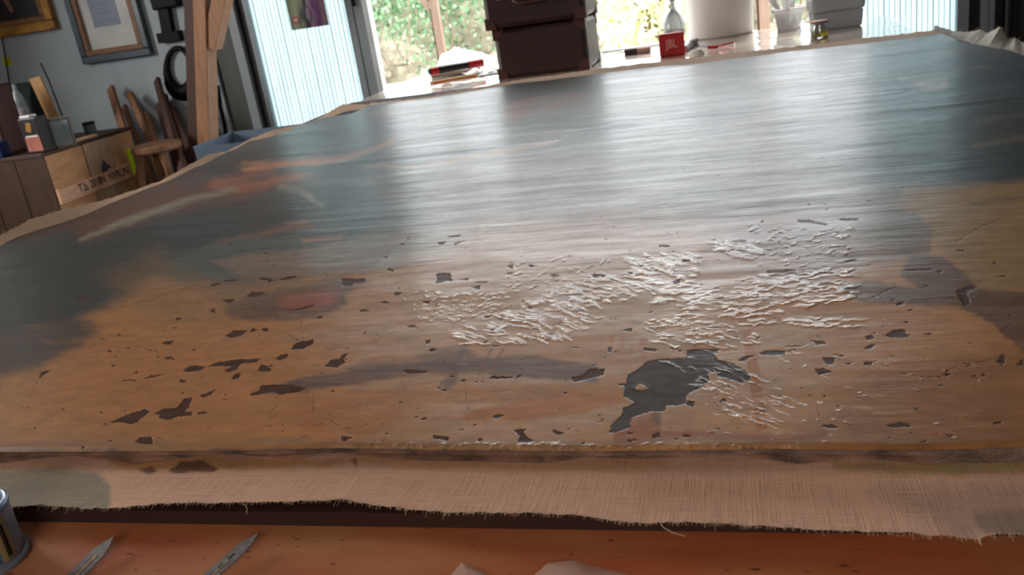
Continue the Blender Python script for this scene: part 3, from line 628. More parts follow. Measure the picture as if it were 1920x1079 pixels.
LC([(705, 575), (720, 565), (772, 561), (745, 578)], 0, 400); LC([(972, 382), (1000, 378), (1040, 376), (1010, 396)], 0, 400); LC([(918, 430), (945, 415), (945, 436)], 0, 400)
LC([(330, 383), (360, 365), (405, 360), (405, 370), (360, 383)], 0, 400, .3); LC([(625, 730), (660, 715), (720, 708), (680, 722)], 0, 400); LC([(538, 732), (600, 732), (598, 738), (540, 738)], 0, 400)
LC([(1080, 365), (1110, 345), (1150, 345), (1175, 355), (1120, 368)], 0, 400, .3); LC([(1290, 425), (1340, 412), (1380, 400), (1370, 412), (1320, 425)], 0, 400)
LC([(920, 318), (960, 306), (975, 310), (945, 322)], 0, 400); LC([(980, 300), (1030, 290), (1040, 295), (1000, 304)], 0, 400); LC([(1130, 290), (1160, 283), (1210, 297), (1190, 300)], 0, 400); LC([(1220, 290), (1300, 275), (1310, 280), (1250, 297)], 0, 400)
LC([(865, 875), (905, 873), (910, 880), (870, 885)], 0, 400); LC([(1385, 462), (1400, 450), (1418, 452), (1415, 462)], 0, 400); LC([(510, 540), (525, 530), (540, 540)], 0, 400)
# middle crop
for P in ([(415, 268), (445, 262), (480, 265), (480, 290), (500, 298), (455, 300), (430, 310), (415, 310), (420, 290)], [(270, 690), (290, 688), (380, 695), (370, 703), (300, 708), (275, 700)],
          [(1008, 720), (1060, 715), (1090, 685), (1160, 685), (1155, 712), (1090, 730), (1020, 745)], [(640, 727), (670, 715), (755, 720), (755, 725), (690, 730)],
          [(755, 952), (800, 948), (815, 950), (800, 965), (820, 985), (850, 1000), (820, 1008), (770, 1005), (785, 985)], [(400, 975), (440, 980), (475, 985), (465, 1003), (430, 995), (405, 998)],
          [(595, 990), (625, 992), (610, 1008)], [(925, 950), (985, 968), (960, 975), (935, 970)], [(0, 980), (50, 985), (20, 1005), (0, 1000)], [(0, 625), (30, 615), (0, 660)],
          [(165, 393), (195, 385), (215, 400)], [(225, 360), (240, 350), (272, 350), (250, 362)], [(575, 328), (612, 318), (608, 338)], [(725, 232), (758, 232), (752, 246)], [(825, 228), (846, 228), (843, 238), (825, 238)],
          [(588, 305), (646, 302), (640, 308), (590, 308)], [(730, 265), (757, 262), (752, 268), (728, 270)], [(925, 270), (960, 272), (955, 278), (925, 280)], [(1100, 268), (1150, 270), (1110, 285)],
          [(378, 608), (400, 595), (423, 600), (395, 614)], [(365, 560), (393, 558), (390, 572), (372, 578)], [(195, 250), (210, 242), (232, 252), (225, 258)], [(0, 285), (60, 290), (105, 285), (100, 305), (50, 310), (40, 325), (0, 315)],
          [(1235, 515), (1280, 505), (1275, 522), (1255, 520)], [(1172, 592), (1192, 590), (1188, 612), (1172, 612)], [(1325, 605), (1330, 592), (1390, 600), (1385, 610)], [(1432, 592), (1465, 590), (1460, 602)],
          [(1460, 298), (1490, 292), (1485, 310), (1462, 315)], [(1395, 142), (1445, 140), (1440, 150), (1400, 150)], [(465, 102), (525, 95), (525, 105), (480, 108)], [(415, 130), (465, 125), (440, 142)], [(490, 135), (545, 120), (500, 142)], [(250, 140), (285, 125), (270, 140)], [(175, 195), (205, 188), (200, 198)],
          [(340, 385), (390, 385), (385, 400)], [(1255, 260), (1285, 262), (1270, 270)], [(1368, 978), (1398, 962), (1402, 985), (1372, 992)]):
    LC(P, 640, 400)
# right crop
for P in ([(505, 28), (560, 30), (640, 48), (630, 54), (560, 42), (510, 40)], [(685, 25), (740, 22), (778, 25), (770, 34), (700, 32)], [(215, 122), (280, 120), (285, 130), (230, 132)], [(395, 255), (490, 250), (500, 262), (400, 268)],
          [(1375, 655), (1395, 630), (1415, 618), (1418, 660)], [(1465, 665), (1490, 642), (1501, 645), (1501, 672)], [(975, 250), (1095, 245), (1090, 252), (985, 256)], [(1195, 160), (1250, 162), (1220, 170)],
          [(800, 540), (830, 535), (845, 548), (815, 558)], [(885, 540), (930, 512), (975, 508), (985, 530), (995, 545), (940, 548)], [(575, 562), (620, 562), (635, 575), (590, 582)], [(790, 598), (830, 575), (850, 580), (820, 600)],
          [(890, 935), (960, 918), (1010, 940), (930, 945)], [(1055, 530), (1105, 525), (1090, 536)], [(1205, 340), (1270, 318), (1300, 330), (1250, 345), (1265, 400), (1240, 410), (1220, 380)], [(445, 585), (530, 582), (528, 587), (450, 590)],
          [(610, 935), (660, 928), (690, 945), (640, 948)], [(1150, 968), (1190, 975), (1180, 985)], [(710, 210), (760, 202), (770, 210), (720, 216)], [(705, 658), (745, 662), (740, 672)], [(580, 688), (620, 684), (660, 700), (600, 715)], [(615, 635), (670, 640), (660, 670), (630, 665)], [(790, 655), (835, 655), (830, 672), (800, 670)]):
    LC(P, 1280, 400, .35)
# the big dark loss (crop 1120,600 scale 4.15)
Q = 1/4.15
def LQ(pts, d): loss([(1120+a*Q, 600+b*Q) for a, b in pts], d, .7)
LQ([(340, 370), (380, 330), (480, 310), (690, 300), (700, 240), (760, 232), (945, 228), (940, 265), (900, 265), (940, 310), (1100, 360), (1130, 400), (1200, 440), (1180, 485), (1100, 495), (950, 450), (900, 410), (860, 420), (870, 480), (800, 540), (740, 560), (690, 600), (690, 650), (620, 670), (540, 665), (520, 715), (420, 715), (270, 760), (250, 840), (150, 880), (90, 880), (110, 820), (200, 730), (195, 690), (290, 650), (240, 610), (200, 600), (215, 520), (240, 430)], 1.0)
LQ([(1260, 270), (1320, 235), (1465, 245), (1455, 280), (1300, 280)], 1.0); LQ([(1090, 320), (1150, 285), (1250, 280), (1190, 300), (1140, 330)], .9)
LQ([(700, 630), (760, 640), (740, 680), (690, 660)], .3); LQ([(940, 640), (990, 605), (1015, 625), (985, 645)], .8); LQ([(670, 895), (730, 900), (710, 920), (670, 910)], .1); LQ([(860, 250), (870, 470), (1, 1)], 1) if False else None
for x, y, w, h in ((1202, 728, 16, 9),): m = region([(x-w, y-h), (x+w, y+h)], 4); d = np.hypot((CX[m]-x)/w, (CY[m]-y)/h)*h-h*.7+(fb(CX[m]/5, CY[m]/3, 71, 3)-.5)*9; LS[m] = np.maximum(LS[m], -d)
# random small flecks, denser in the damaged belt
r = np.random.default_rng(77)
for k in range(620):
    x = r.uniform(40, 1900); y = 380+460*r.beta(1.7, 1.3); y += 0 if x > 500 else 40
    if x < 350 and y < 560: continue
    cl = fb(np.array([x/120]), np.array([y/60]), 91)[0]
    if cl < r.uniform(.3, .62): continue
    s = r.gamma(2.0, 1.6)+1.6; flake(x, y, s*r.uniform(1.2, 2.6), s*.62, r.uniform(-14, 4), r.uniform(0, .4), seed=k)
for k in range(90):
    x = r.uniform(700, 1700); y = r.uniform(260, 400); flake(x, y, r.uniform(3, 12), r.uniform(1, 2.2), r.uniform(-12, 0), .6, seed=900+k)
# cracks
def crack(pts, w=.8, seed=0):
    rr = np.random.default_rng(seed); P = []
    for a, b in zip(pts, pts[1:]):
        for t in np.linspace(0, 1, 4, endpoint=False): P.append((a[0]+(b[0]-a[0])*t+rr.normal(0, 1.1), a[1]+(b[1]-a[1])*t+rr.normal(0, .9)))
    P.append(pts[-1]); P = np.array(P); m = region(P, 5)
    if not m.any(): return
    d = np.full(m.sum(), 1e9); px, py = CX[m], CY[m]
    for a, b in zip(P, P[1:]):
        e = b-a; t = np.clip(((px-a[0])*e[0]+(py-a[1])*e[1])/(e@e+1e-9), 0, 1); d = np.minimum(d, np.hypot(px-a[0]-t*e[0], py-a[1]-t*e[1]))
    LS[m] = np.minimum(LS[m], d-w*.55)
for i, c in enumerate([[(76, 690), (72, 712), (63, 735)], [(0, 730), (20, 742), (40, 762), (62, 765)], [(588, 735), (585, 790)], [(870, 725), (878, 760), (878, 790)], [(382, 815), (395, 800)], [(1303, 600), (1302, 680)],
    [(1690, 700), (1740, 708), (1760, 706), (1800, 685), (1870, 672)], [(1515, 740), (1530, 750), (1536, 778)], [(1330, 745), (1360, 775), (1385, 805)], [(1305, 670), (1330, 720)], [(1860, 640), (1905, 600)], [(1790, 455), (1840, 425), (1880, 410)],
    [(560, 600), (570, 640)], [(480, 640), (486, 625)], [(535, 625), (560, 640), (562, 655)], [(240, 640), (280, 655), (300, 660)], [(600, 780), (635, 800)], [(500, 790), (520, 758)], [(1060, 700), (1060, 720)], [(820, 560), (812, 590)], [(1630, 560), (1680, 540)]]):
    crack(c, 1.0, i)
for k in range(80):
    x = r.uniform(60, 1850); y = r.uniform(560, 835); a = r.uniform(0, math.pi); l = r.uniform(6, 24); crack([(x, y), (x+l*math.cos(a), y+l*.5*math.sin(a))], .6, 200+k)
# --- relief
Z = np.full(X.shape, PZ)
Z += .0016*(fb(X*3, Y*11, 101, 3)-.5)+.0007*(fb(X*9, Y*42, 103, 3)-.5)
Z += WR*.0004*(fb(X*26+Y*10, Y*110+X*24, 107, 3)-.5)*2
for ax, ay, bx_, by, h in ((600, 310, 1050, 262, .0012), (1380, 240, 1960, 178, .0012), (1060, 245, 1700, 172, .001)):
    A = un(ax, ay, z=PZ); B = un(bx_, by, z=PZ); d = B-A; L = math.hypot(d[0], d[1]); t = ((X-A[0])*d[0]+(Y-A[1])*d[1])/L/L; dist = np.abs((X-A[0])*d[1]-(Y-A[1])*d[0])/L
    Z += h*np.exp(-(dist/.012)**2)*((t > 0) & (t < 1))
Z -= .00035*np.clip(.5-LS, 0, 1); Z += .00050*np.clip(RG, 0, 1.4)
edge = np.minimum(np.minimum(X-xl(Y), xr(Y)-X), yf(X)-Y); Z += .006*np.exp(-np.clip(edge, 0, 1)/.03)*(fb(X*7, Y*7, 109, 2)-.2)
Z -= .002*np.clip(1-(Y-yn(X))/.006, 0, 1)
nr, nc = X.shape; V = np.stack([X, Y, Z], -1).reshape(-1, 3)
I = np.arange(nr*nc).reshape(nr, nc); Q4 = np.stack([I[:-1, :-1], I[:-1, 1:], I[1:, 1:], I[1:, :-1]], -1).reshape(-1, 4)
me = bpy.data.meshes.new('paint_layer'); me.vertices.add(len(V)); me.vertices.foreach_set('co', V.ravel())
me.loops.add(Q4.size); me.loops.foreach_set('vertex_index', Q4.ravel().astype('i')); me.polygons.add(len(Q4)); me.polygons.foreach_set('loop_start', np.arange(0, Q4.size, 4, dtype='i')); me.update(calc_edges=True); me.shade_smooth()
def fattr(me, n, v): t = me.attributes.new(n, 'FLOAT', 'POINT'); t.data.foreach_set('value', v.ravel().astype('f'))
ca = me.attributes.new('pigment', 'FLOAT_COLOR', 'POINT'); ca.data.foreach_set('color', np.concatenate([C.reshape(-1, 3), np.ones((nr*nc, 1))], 1).ravel().astype('f'))
fattr(me, 'loss', LS); fattr(me, 'darkloss', LD); fattr(me, 'wet', WET); fattr(me, 'wrinkle', np.maximum(WR, np.clip(RG*1.6, 0, 1)))
M_paint = bpy.data.materials.new('varnished_oil_paint'); M_paint.use_nodes = True; nt = M_paint.node_tree; p = nt.nodes['Principled BSDF']; Lk = nt.links.new
AT = lambda n: N(nt, 'ShaderNodeAttribute', attribute_name=n)
tc = N(nt, 'ShaderNodeTexCoord')
def noise(scale, detail=3, sc=(1, 1, 1), rot=0, dist=0):
    m_ = N(nt, 'ShaderNodeMapping'); m_.inputs['Scale'].default_value = sc; m_.inputs['Rotation'].default_value = (0, 0, rot); Lk(tc.outputs['Object'], m_.inputs[0])
    n_ = N(nt, 'ShaderNodeTexNoise'); n_.inputs['Scale'].default_value = scale; n_.inputs['Detail'].default_value = detail; n_.inputs['Distortion'].default_value = dist; Lk(m_.outputs[0], n_.inputs[0]); return n_.outputs[0]
def mth(op, a, b=None, c=None, clamp=False):
    m_ = N(nt, 'ShaderNodeMath', operation=op); m_.use_clamp = clamp
    for i, v in enumerate((a, b, c)):
        if v is None: continue
        if isinstance(v, (int, float)): m_.inputs[i].default_value = v
        else: Lk(v, m_.inputs[i])
    return m_.outputs[0]
jit = noise(420, 3); ls = mth('MULTIPLY_ADD', jit, 4.2, AT('loss').outputs['Fac']); lm = mth('SUBTRACT', 2.4, ls); lm = mth('MULTIPLY', lm, 2.2, clamp=True)
lc = N(nt, 'ShaderNodeMixRGB'); Lk(AT('darkloss').outputs['Fac'], lc.inputs[0]); lc.inputs[1].default_value = rgba((100, 68, 56)); lc.inputs[2].default_value = rgba((92, 80, 78))
lcn = N(nt, 'ShaderNodeMixRGB', blend_type='MULTIPLY'); lcn.inputs[0].default_value = .6; Lk(lc.outputs[0], lcn.inputs[1])
rr_ = N(nt, 'ShaderNodeValToRGB'); rr_.color_ramp.elements[0].color = (.42, .34, .30, 1); rr_.color_ramp.elements[0].position = .35; rr_.color_ramp.elements[1].color = (1.0, 1.0, 1.0, 1); rr_.color_ramp.elements[1].position = .62
Lk(noise(90, 4), rr_.inputs[0]); Lk(rr_.outputs[0], lcn.inputs[2])
cm = N(nt, 'ShaderNodeMixRGB'); Lk(lm, cm.inputs[0]); Lk(AT('pigment').outputs['Color'], cm.inputs[1]); Lk(lcn.outputs[0], cm.inputs[2]); Lk(cm.outputs[0], p.inputs['Base Color'])
# relief: canvas weave, brush, wrinkles, edge of the losses
weave = mth('ADD', noise(1, 1, (1400, 260, 1)), noise(1, 1, (260, 1400, 1)))
brush = noise(1, 4, (14, 90, 1), .12, .4)
wrk = noise(1, 3, (46, 230, 1), -.2, 1.2)
h = mth('MULTIPLY', weave, .06); bw = mth('MULTIPLY_ADD', AT('wet').outputs['Fac'], -.7, .9); h = mth('MULTIPLY_ADD', brush, bw, h)
wr = mth('MULTIPLY', wrk, AT('wrinkle').outputs['Fac']); h = mth('MULTIPLY_ADD', wr, 1.6, h)
h = mth('MULTIPLY_ADD', lm, -.14, h)
bp = N(nt, 'ShaderNodeBump'); bp.inputs['Distance'].default_value = .0006; bp.inputs['Strength'].default_value = 1; Lk(h, bp.inputs['Height']); Lk(bp.outputs[0], p.inputs['Normal'])
ro = mth('MULTIPLY_ADD', noise(60, 4), .15, .42); Lk(ro, p.inputs['Roughness'])
sp_l = mth('MULTIPLY_ADD', lm, -.22, .3); Lk(sp_l, p.inputs['Specular IOR Level'])
cw = mth('MULTIPLY_ADD', noise(1, 5, (5, 34, 1), .12, .6), .8, -.02); cw = mth('MAXIMUM', cw, .06); cw = mth('MAXIMUM', cw, AT('wrinkle').outputs['Fac']); lk_ = mth('MULTIPLY_ADD', lm, -.75, 1.0); dk_ = mth('MULTIPLY', lm, AT('darkloss').outputs['Fac']); lk_ = mth('MULTIPLY_ADD', dk_, .45, lk_); cw = mth('MULTIPLY', cw, lk_); Lk(cw, p.inputs['Coat Weight'])
cr_ = mth('MULTIPLY_ADD', AT('wet').outputs['Fac'], -.11, .25); cr_ = mth('MULTIPLY_ADD', AT('wrinkle').outputs['Fac'], -.075, cr_); Lk(cr_, p.inputs['Coat Roughness']); Lk(mth('MULTIPLY_ADD', AT('wrinkle').outputs['Fac'], .5, 1.5), p.inputs['Coat IOR']); Lk(bp.outputs[0], p.inputs['Coat Normal'])
me.materials.append(M_paint)
pt = empty('painting', (0, 0, 0), 'huge flaking unframed oil painting lying face up across the table', 'painting')
po_ = bpy.data.objects.new('paint_layer', me); link(po_, pt)
# folded tacking edge, front
wav = interp_edge([(-80, 868), (0, 868), (90, 858), (140, 855), (250, 868), (420, 850), (540, 860), (640, 850), (760, 862), (1030, 868), (1100, 857), (1180, 861), (1290, 858), (1370, 852), (1500, 870), (1600, 858), (1740, 870), (1920, 866), (2000, 866)], 0, PZ-.0125)
xs = np.linspace(-.86, .22, 700); vs = []; fs = []
for k, x in enumerate(xs):
    yt = yn(x)+.0005; yb2 = float(np.interp(x, wav[:, 0], wav[:, 1]))+.001; n_ = .0006*mnoise.noise(Vector((x*90, 0, 0)))
    prof = [(yt+.004, PZ-.0012), (yt, PZ-.0024+n_), (yt-.0015, PZ-.0052+n_*2), ((yt+yb2)/2-.001+n_, PZ-.0075), (yb2-.0015, PZ-.0098+n_), (yb2-.002, PZ-.0122), (yb2+.001, PZ-.0128)]
    vs += [(x, a, b) for a, b in prof]
    if k:
        for i in range(6): a = (k-1)*7+i; fs.append((a, a+7, a+8, a+1))
M_edge = mat('dark_folded_canvas', (150, 112, 92), (84, 60, 50), .5, 26, (1, 3, 1), bump=.001, contrast=.16, bscale=500)
obj('folded_edge', (vs, [], fs), M_edge, pt, sm=70)
# board and bars the canvas lies on
M_board = mat('dark_plywood_board', (60, 30, 18), rough=.8)
obj('backing_board', bx2((-1.44, .5245, TZ), (.58, 3.2, TZ+.0125)), M_board, pt)

# ================================================================ LINING LINEN
M_linen = bpy.data.materials.new('raw_linen'); M_linen.use_nodes = True; nt = M_linen.node_tree; p = nt.nodes['Principled BSDF']; Lk = nt.links.new
tc = N(nt, 'ShaderNodeTexCoord')
wx = noise(1, 1, (1300, 26, 1)); wy = noise(1, 1, (26, 1300, 1)); wv = mth('ADD', wx, wy); wv = mth('SUBTRACT', wv, .62)
rp = N(nt, 'ShaderNodeValToRGB'); rp.color_ramp.elements[0].position = .12; rp.color_ramp.elements[0].color = (.62, .52, .46, 1); rp.color_ramp.elements[1].position = .36; rp.color_ramp.elements[1].color = (1, 1, 1, 1); Lk(wv, rp.inputs[0])
ml = N(nt, 'ShaderNodeMixRGB', blend_type='MULTIPLY'); ml.inputs[0].default_value = .6; Lk(AT('tint').outputs['Color'], ml.inputs[1]); Lk(rp.outputs[0], ml.inputs[2]); Lk(ml.outputs[0], p.inputs['Base Color'])
p.inputs['Roughness'].default_value = .85; bp = N(nt, 'ShaderNodeBump'); bp.inputs['Distance'].default_value = .0004; Lk(wv, bp.inputs['Height']); Lk(bp.outputs[0], p.inputs['Normal'])
M_thread = mat('linen_thread', (214, 184, 152), rough=.9)
ln = empty('lining_linen', (0, 0, 0), 'raw beige linen lining cloth with frayed edges sticking out around the painting', 'cloth')
def sheet(name, P, tint, parent, m=M_linen):
    nr, nc = P.shape[:2]; I = np.arange(nr*nc).reshape(nr, nc); Q4 = np.stack([I[:-1, :-1], I[:-1, 1:], I[1:, 1:], I[1:, :-1]], -1).reshape(-1, 4)
    me = bpy.data.meshes.new(name); me.from_pydata([tuple(v) for v in P.reshape(-1, 3)], [], [tuple(map(int, q)) for q in Q4]); me.shade_smooth()
    a = me.attributes.new('tint', 'FLOAT_COLOR', 'POINT'); a.data.foreach_set('color', np.concatenate([tint.reshape(-1, 3), np.ones((nr*nc, 1))], 1).ravel().astype('f'))
    me.materials.append(m); return link(bpy.data.objects.new(name, me), parent)
fe = np.array([un(a, b, z=PZ-.0095) for a, b in [(-80, 955), (0, 952), (75, 948), (160, 955), (240, 952), (330, 943), (410, 944), (520, 942), (640, 938), (700, 948), (760, 955), (850, 962), (1000, 962), (1100, 970), (1200, 983), (1290, 980), (1400, 985), (1500, 993), (1600, 998), (1720, 1002), (1830, 1012), (1870, 1003), (1920, 1006), (2000, 1008)]])
nx, ny = 1300, 60; xs = np.linspace(-.84, .20, nx); P = np.zeros((ny, nx, 3)); T = np.zeros((ny, nx, 3))
ye = np.interp(xs, fe[:, 0], fe[:, 1])+(fb(xs*160, xs*0, 201, 2)-.5)*.0030+(fb(xs*700, xs*0, 205, 2)-.5)*.0012
for j in range(ny):
    t = j/(ny-1); y = ye+(.665-ye)*t; P[j, :, 0] = xs; P[j, :, 1] = y
    P[j, :, 2] = PZ-.0134+.0040*np.exp(-t*6)+.0012*(fb(xs*14, y*22, 211, 3)-.5)*(1-.5*t)
PX, PYc = chart(P[..., 0], P[..., 1], P[..., 2]); T[:] = lin((238, 188, 160))
def tint(poly, col, s, op=1):
    global T
    jx = PX+(fb(PX/40, PYc/30, 221)-.5)*30; jy = PYc+(fb(PX/40, PYc/30, 231)-.5)*18
    a = np.clip(.5-sdf_poly(jx, jy, poly)/(2*s), 0, 1)*op; T = T*(1-a[..., None])+np.array(lin(col))*a[..., None]
tint([(-80, 890), (90, 880), (180, 885), (208, 915), (210, 960), (-80, 965)], (150, 146, 128), 5, .85)
tint([(200, 855), (500, 858), (640, 862), (640, 872), (400, 878), (240, 885), (200, 870)], (206, 146, 84), 6, .8)
tint([(650, 855), (1000, 868), (1250, 862), (1250, 876), (900, 885), (650, 870)], (214, 158, 92), 8, .6)
tint([(1550, 865), (1960, 868), (1960, 890), (1700, 892), (1560, 880)], (176, 150, 92), 7, .7)
tint([(262, 880), (290, 874), (300, 884), (270, 888)], (112, 74, 60), 2, .9); tint([(320, 885), (340, 870), (380, 868), (405, 878), (370, 890), (330, 890)], (112, 74, 60), 2, .9)
tint([(648, 868), (668, 862), (660, 878)], (120, 80, 64), 3, .8)
tint([(1640, 920), (1960, 900), (1960, 1020), (1800, 1010), (1700, 960)], (170, 140, 122), 20, .7)
tint([(1820, 960), (1960, 950), (1960, 1010), (1850, 1000)], (132, 112, 100), 8, .6)
tint([(1200, 900), (1700, 900), (1700, 960), (1200, 950)], (206, 160, 132), 24, .6)
sheet('front_strip', P, T, ln)
# side and far strips : inner outline under the canvas, outer outline raised and rippled
def strip(name, inner, outer, zin, dx, dy, col, n=260, seed=3, amp=.006):
    inn = np.array([un(a, b, z=zin) for a, b in inner]); out = []
    for (a, b), q in zip(outer, inn):
        if dx: out.append(un(a, b, X=q[0]+dx))
        else: out.append(un(a, b, Y=q[1]+dy))
    out = np.array(out); s = np.linspace(0, 1, n)*(len(inn)-1); k = np.arange(len(inn)); I3 = np.stack([np.interp(s, k, inn[:, c]) for c in range(3)], 1); O3 = np.stack([np.interp(s, k, out[:, c]) for c in range(3)], 1)
    O3[:, 2] = np.maximum(O3[:, 2], TZ+.004)
    m_ = 9; P = np.zeros((m_, n, 3))
    for j in range(m_):
        t = j/(m_-1); P[j] = I3*(1-t)+O3*t; P[j, :, 2] += (t**1.3-t)*np.abs(O3[:, 2]-I3[:, 2])+math.sin(t*math.pi)*amp*(fb(np.arange(n)/14, t*2+np.arange(n)*0, seed)-.5)
    P[-1, :, 2] += (fb(np.arange(n)/2.2, np.arange(n)*0, seed+5, 2)-.5)*.004
    T = np.zeros((m_, n, 3)); T[:] = lin(col); return sheet(name, P, T, ln), P[-1]
_, e1 = strip('left_strip', [(-60, 500), (0, 470), (100, 428), (160, 405), (220, 384), (330, 342), (400, 307), (440, 286), (480, 268), (520, 256), (560, 242), (600, 228), (645, 210), (700, 200)],
      [(-60, 470), (0, 442), (55, 412), (110, 396), (200, 374), (300, 340), (390, 290), (425, 284), (468, 262), (512, 243), (560, 235), (590, 226), (642, 196), (694, 196)], PZ-.002, -.05, 0, (214, 178, 150), seed=301)
_, e2 = strip('far_strip', [(690, 202), (800, 190), (960, 163), (1130, 142), (1300, 122), (1450, 105), (1600, 87), (1770, 67)],
      [(694, 194), (800, 182), (960, 152), (1130, 128), (1300, 108), (1450, 92), (1600, 74), (1752, 57)], PZ-.002, 0, .07, (226, 200, 180), seed=311, amp=.004)
_, e3 = strip('right_strip', [(1750, 62), (1772, 68), (1790, 74), (1815, 79), (1830, 85), (1850, 91), (1880, 97), (1900, 104), (1920, 112), (1990, 142)],
      [(1752, 57), (1790, 59), (1815, 60), (1838, 56), (1852, 62), (1876, 50), (1890, 74), (1903, 71), (1914, 79), (1990, 96)], PZ-.002, .085, 0, (196, 190, 180), seed=321)
# frayed threads
bm = bmesh.new(); r = np.random.default_rng(5)
for k in range(900):
    i = int(r.integers(20, nx-20)); x = xs[i]; y = ye[i]; l = r.uniform(.0012, .0034)*(1 if r.random() > .05 else 2); z0 = PZ-.0088
    bar(bm, (x, y+.001, z0), (x+r.normal(0, .0006), y-l, z0-l*.35), .00022)
tag(obj('frayed_threads', bm, M_thread, ln), kind='stuff')
def thread(pix, z=PZ-.008, w=.00035):
    bm = bmesh.new(); tube(bm, [tuple(un(a, b, z=z-.001*i)) for i, (a, b) in enumerate(pix)], w, 5); return obj('loose_thread', bm, M_thread, ln)
thread([(1238, 981), (1244, 990), (1262, 1000), (1285, 1006)]); thread([(457, 946), (463, 952), (463, 964)]); thread([(1837, 1008), (1836, 1016), (1840, 1022)], w=.0005); thread([(1450, 976), (1470, 984), (1490, 990)])
bm = bmesh.new()
for e in (e1, e3, e2):
    for k in range(70):
        q = e[int(r.integers(2, len(e)-2))]; bar(bm, q, (q[0]+r.normal(0, .006), q[1]+r.normal(0, .006), q[2]+r.uniform(.001, .005)), .0005)
tag(obj('edge_threads', bm, M_thread, ln), kind='stuff')

# ================================================================ THINGS ON THE TABLE
def rot(x=0, y=0, z=0): return Matrix.Rotation(z, 3, 'Z') @ Matrix.Rotation(y, 3, 'Y') @ Matrix.Rotation(x, 3, 'X')
# scalpel blades -----------------------------------------------
def blade(tip, back, label, tape, w):
    t = Vector(un(*tip, z=TZ+.008)); b = Vector(un(*back, z=TZ+.0035)); d = (b-t); d.normalize()
    e = empty('scalpel_blade', (t.x, t.y, TZ), label, 'blade', rz=math.atan2(d.y, d.x)); L = .066
    poly = [(0, 0), (.006, w*.2), (.014, w*.42), (.020, w/2), (.026, w/2+.0003), (L, w/2), (L, -w/2), (.014, -w/2+.0006), (.005, -w*.17)]
    slope = -(t.z-b.z)/(Vector((b.x-t.x, b.y-t.y, 0)).length)
    bm = bmesh.new(); hs = []
    top = [bm.verts.new((x, y, .009+slope*x+.0004)) for x, y in poly]; bot = [bm.verts.new((x, y*1.02, .009+slope*x-.0004)) for x, y in poly]
    bm.faces.new(top[::-1]); bm.faces.new(bot)
    for i in range(len(top)): j = (i+1) % len(top); bm.faces.new((top[i], top[j], bot[j], bot[i]))
    obj('steel_body', bm, M_blade, e)
    if tape:
        bm = bmesh.new(); bar(bm, (.021, .0012, .0094+slope*.021), (L, .0012, .0094+slope*L), .0034, .0006, up=(0, 0, 1)); obj('worn_strip', bm, M_blade_tape, e)
        bm = bmesh.new(); bar(bm, (.022, -.0010, .0093+slope*.022), (L, -.0010, .0093+slope*L), .0008, .0006); obj('slot', bm, M_black, e)
    else:
        for a, c in ((.024, .030), (.035, .040), (.044, .05)):
            bm = bmesh.new(); bar(bm, (a, -.0004, .00935+slope*a), (c, -.0004, .00935+slope*c), .0011, .0005); obj('slot', bm, M_black, e)
        bm = bmesh.new(); bar(bm, (.030, .0012, .0094+slope*.030), (.055, .0012, .0094+slope*.055), .0018, .0005); obj('worn_strip', bm, M_blade_tape, e)
    return e
blade((214, 1009), (142, 1082), 'steel scalpel blade with pale worn strip, beside the tin can', True, .0155)
blade((485, 1003), (396, 1082), 'narrow slotted steel scalpel blade on bare table, further from the tin can', False, .0125)
# tin can --------------------------------------------------------
cc = (-.6075, .468); R_ = .0325
tn = empty('tin_can', (cc[0], cc[1], TZ), 'open paint tin with printed label and brown residue, bottom left corner', 'tin')
obj('body', lathe(bmesh.new(), [(0, .001), (R_+.001, .001), (R_, .006), (R_, .046), (R_-.001, .046), (R_-.001, .008), (0, .008)], n=64), M_tin, tn, sm=40)
obj('bottom_rim', lathe(bmesh.new(), [(R_, .005), (R_+.003, .0045), (R_+.0038, .0025), (R_+.003, .0002), (R_-.001, 0)], n=64), M_tin, tn, sm=60)
obj('top_rim', lathe(bmesh.new(), [(R_-.005, .045), (R_-.0045, .049), (R_-.001, .051), (R_+.001, .0495), (R_+.001, .046), (R_-.001, .044)], n=64), M_tinrim, tn, sm=60)
obj('residue', lathe(bmesh.new(), [(0, .036), (R_*.5, .037), (R_-.0015, .043), (R_-.0015, .03)], n=40), M_glue, tn, sm=60)
def arc(a0, a1, z0, z1, rr, m, nm, n=40):
    vs = []; fs = []
    for k in range(n+1):
        a = math.radians(a0+(a1-a0)*k/n); vs += [(rr*math.cos(a), rr*math.sin(a), z0), (rr*math.cos(a), rr*math.sin(a), z1)]
        if k: fs.append((2*k-2, 2*k, 2*k+1, 2*k-1))
    return obj(nm, (vs, [], fs), m, tn, sm=60)
arc(-130, -14, .0075, .030, R_+.0004, M_tinlabel_b, 'blue_label'); arc(-130, -14, .030, .044, R_+.0004, M_tinlabel, 'pale_label')
arc(-14, -6, .0075, .044, R_+.0005, M_cream, 'cream_stripe')
for a, w in ((-5.0, 1.4), (-2.4, 3.6)): arc(a, a+w, .010, .038, R_+.0008, M_black, 'barcode_bar', 6)
arc(-6, 8, .0075, .044, R_+.00045, mat('olive_label', (140, 124, 92), rough=.5), 'olive_label', 10)
lines = ['préparation', 'et de la toile', 'mélanger bien', 'une couche fine', 'laisser sécher', 'bien refermer', 'conserver sec']
for k, s_ in enumerate(lines):
    o = text('label_text', s_, .0050 if k == 0 else .0040, Matrix.Identity(4), M_ink, tn, .0001); zt = .0345-k*.0040
    for v in o.data.vertices:
        a = math.radians(-36)+v.co.x/R_; rr2 = R_+.0006+v.co.z; y = v.co.y; v.co = (rr2*math.cos(a), rr2*math.sin(a), zt+y)
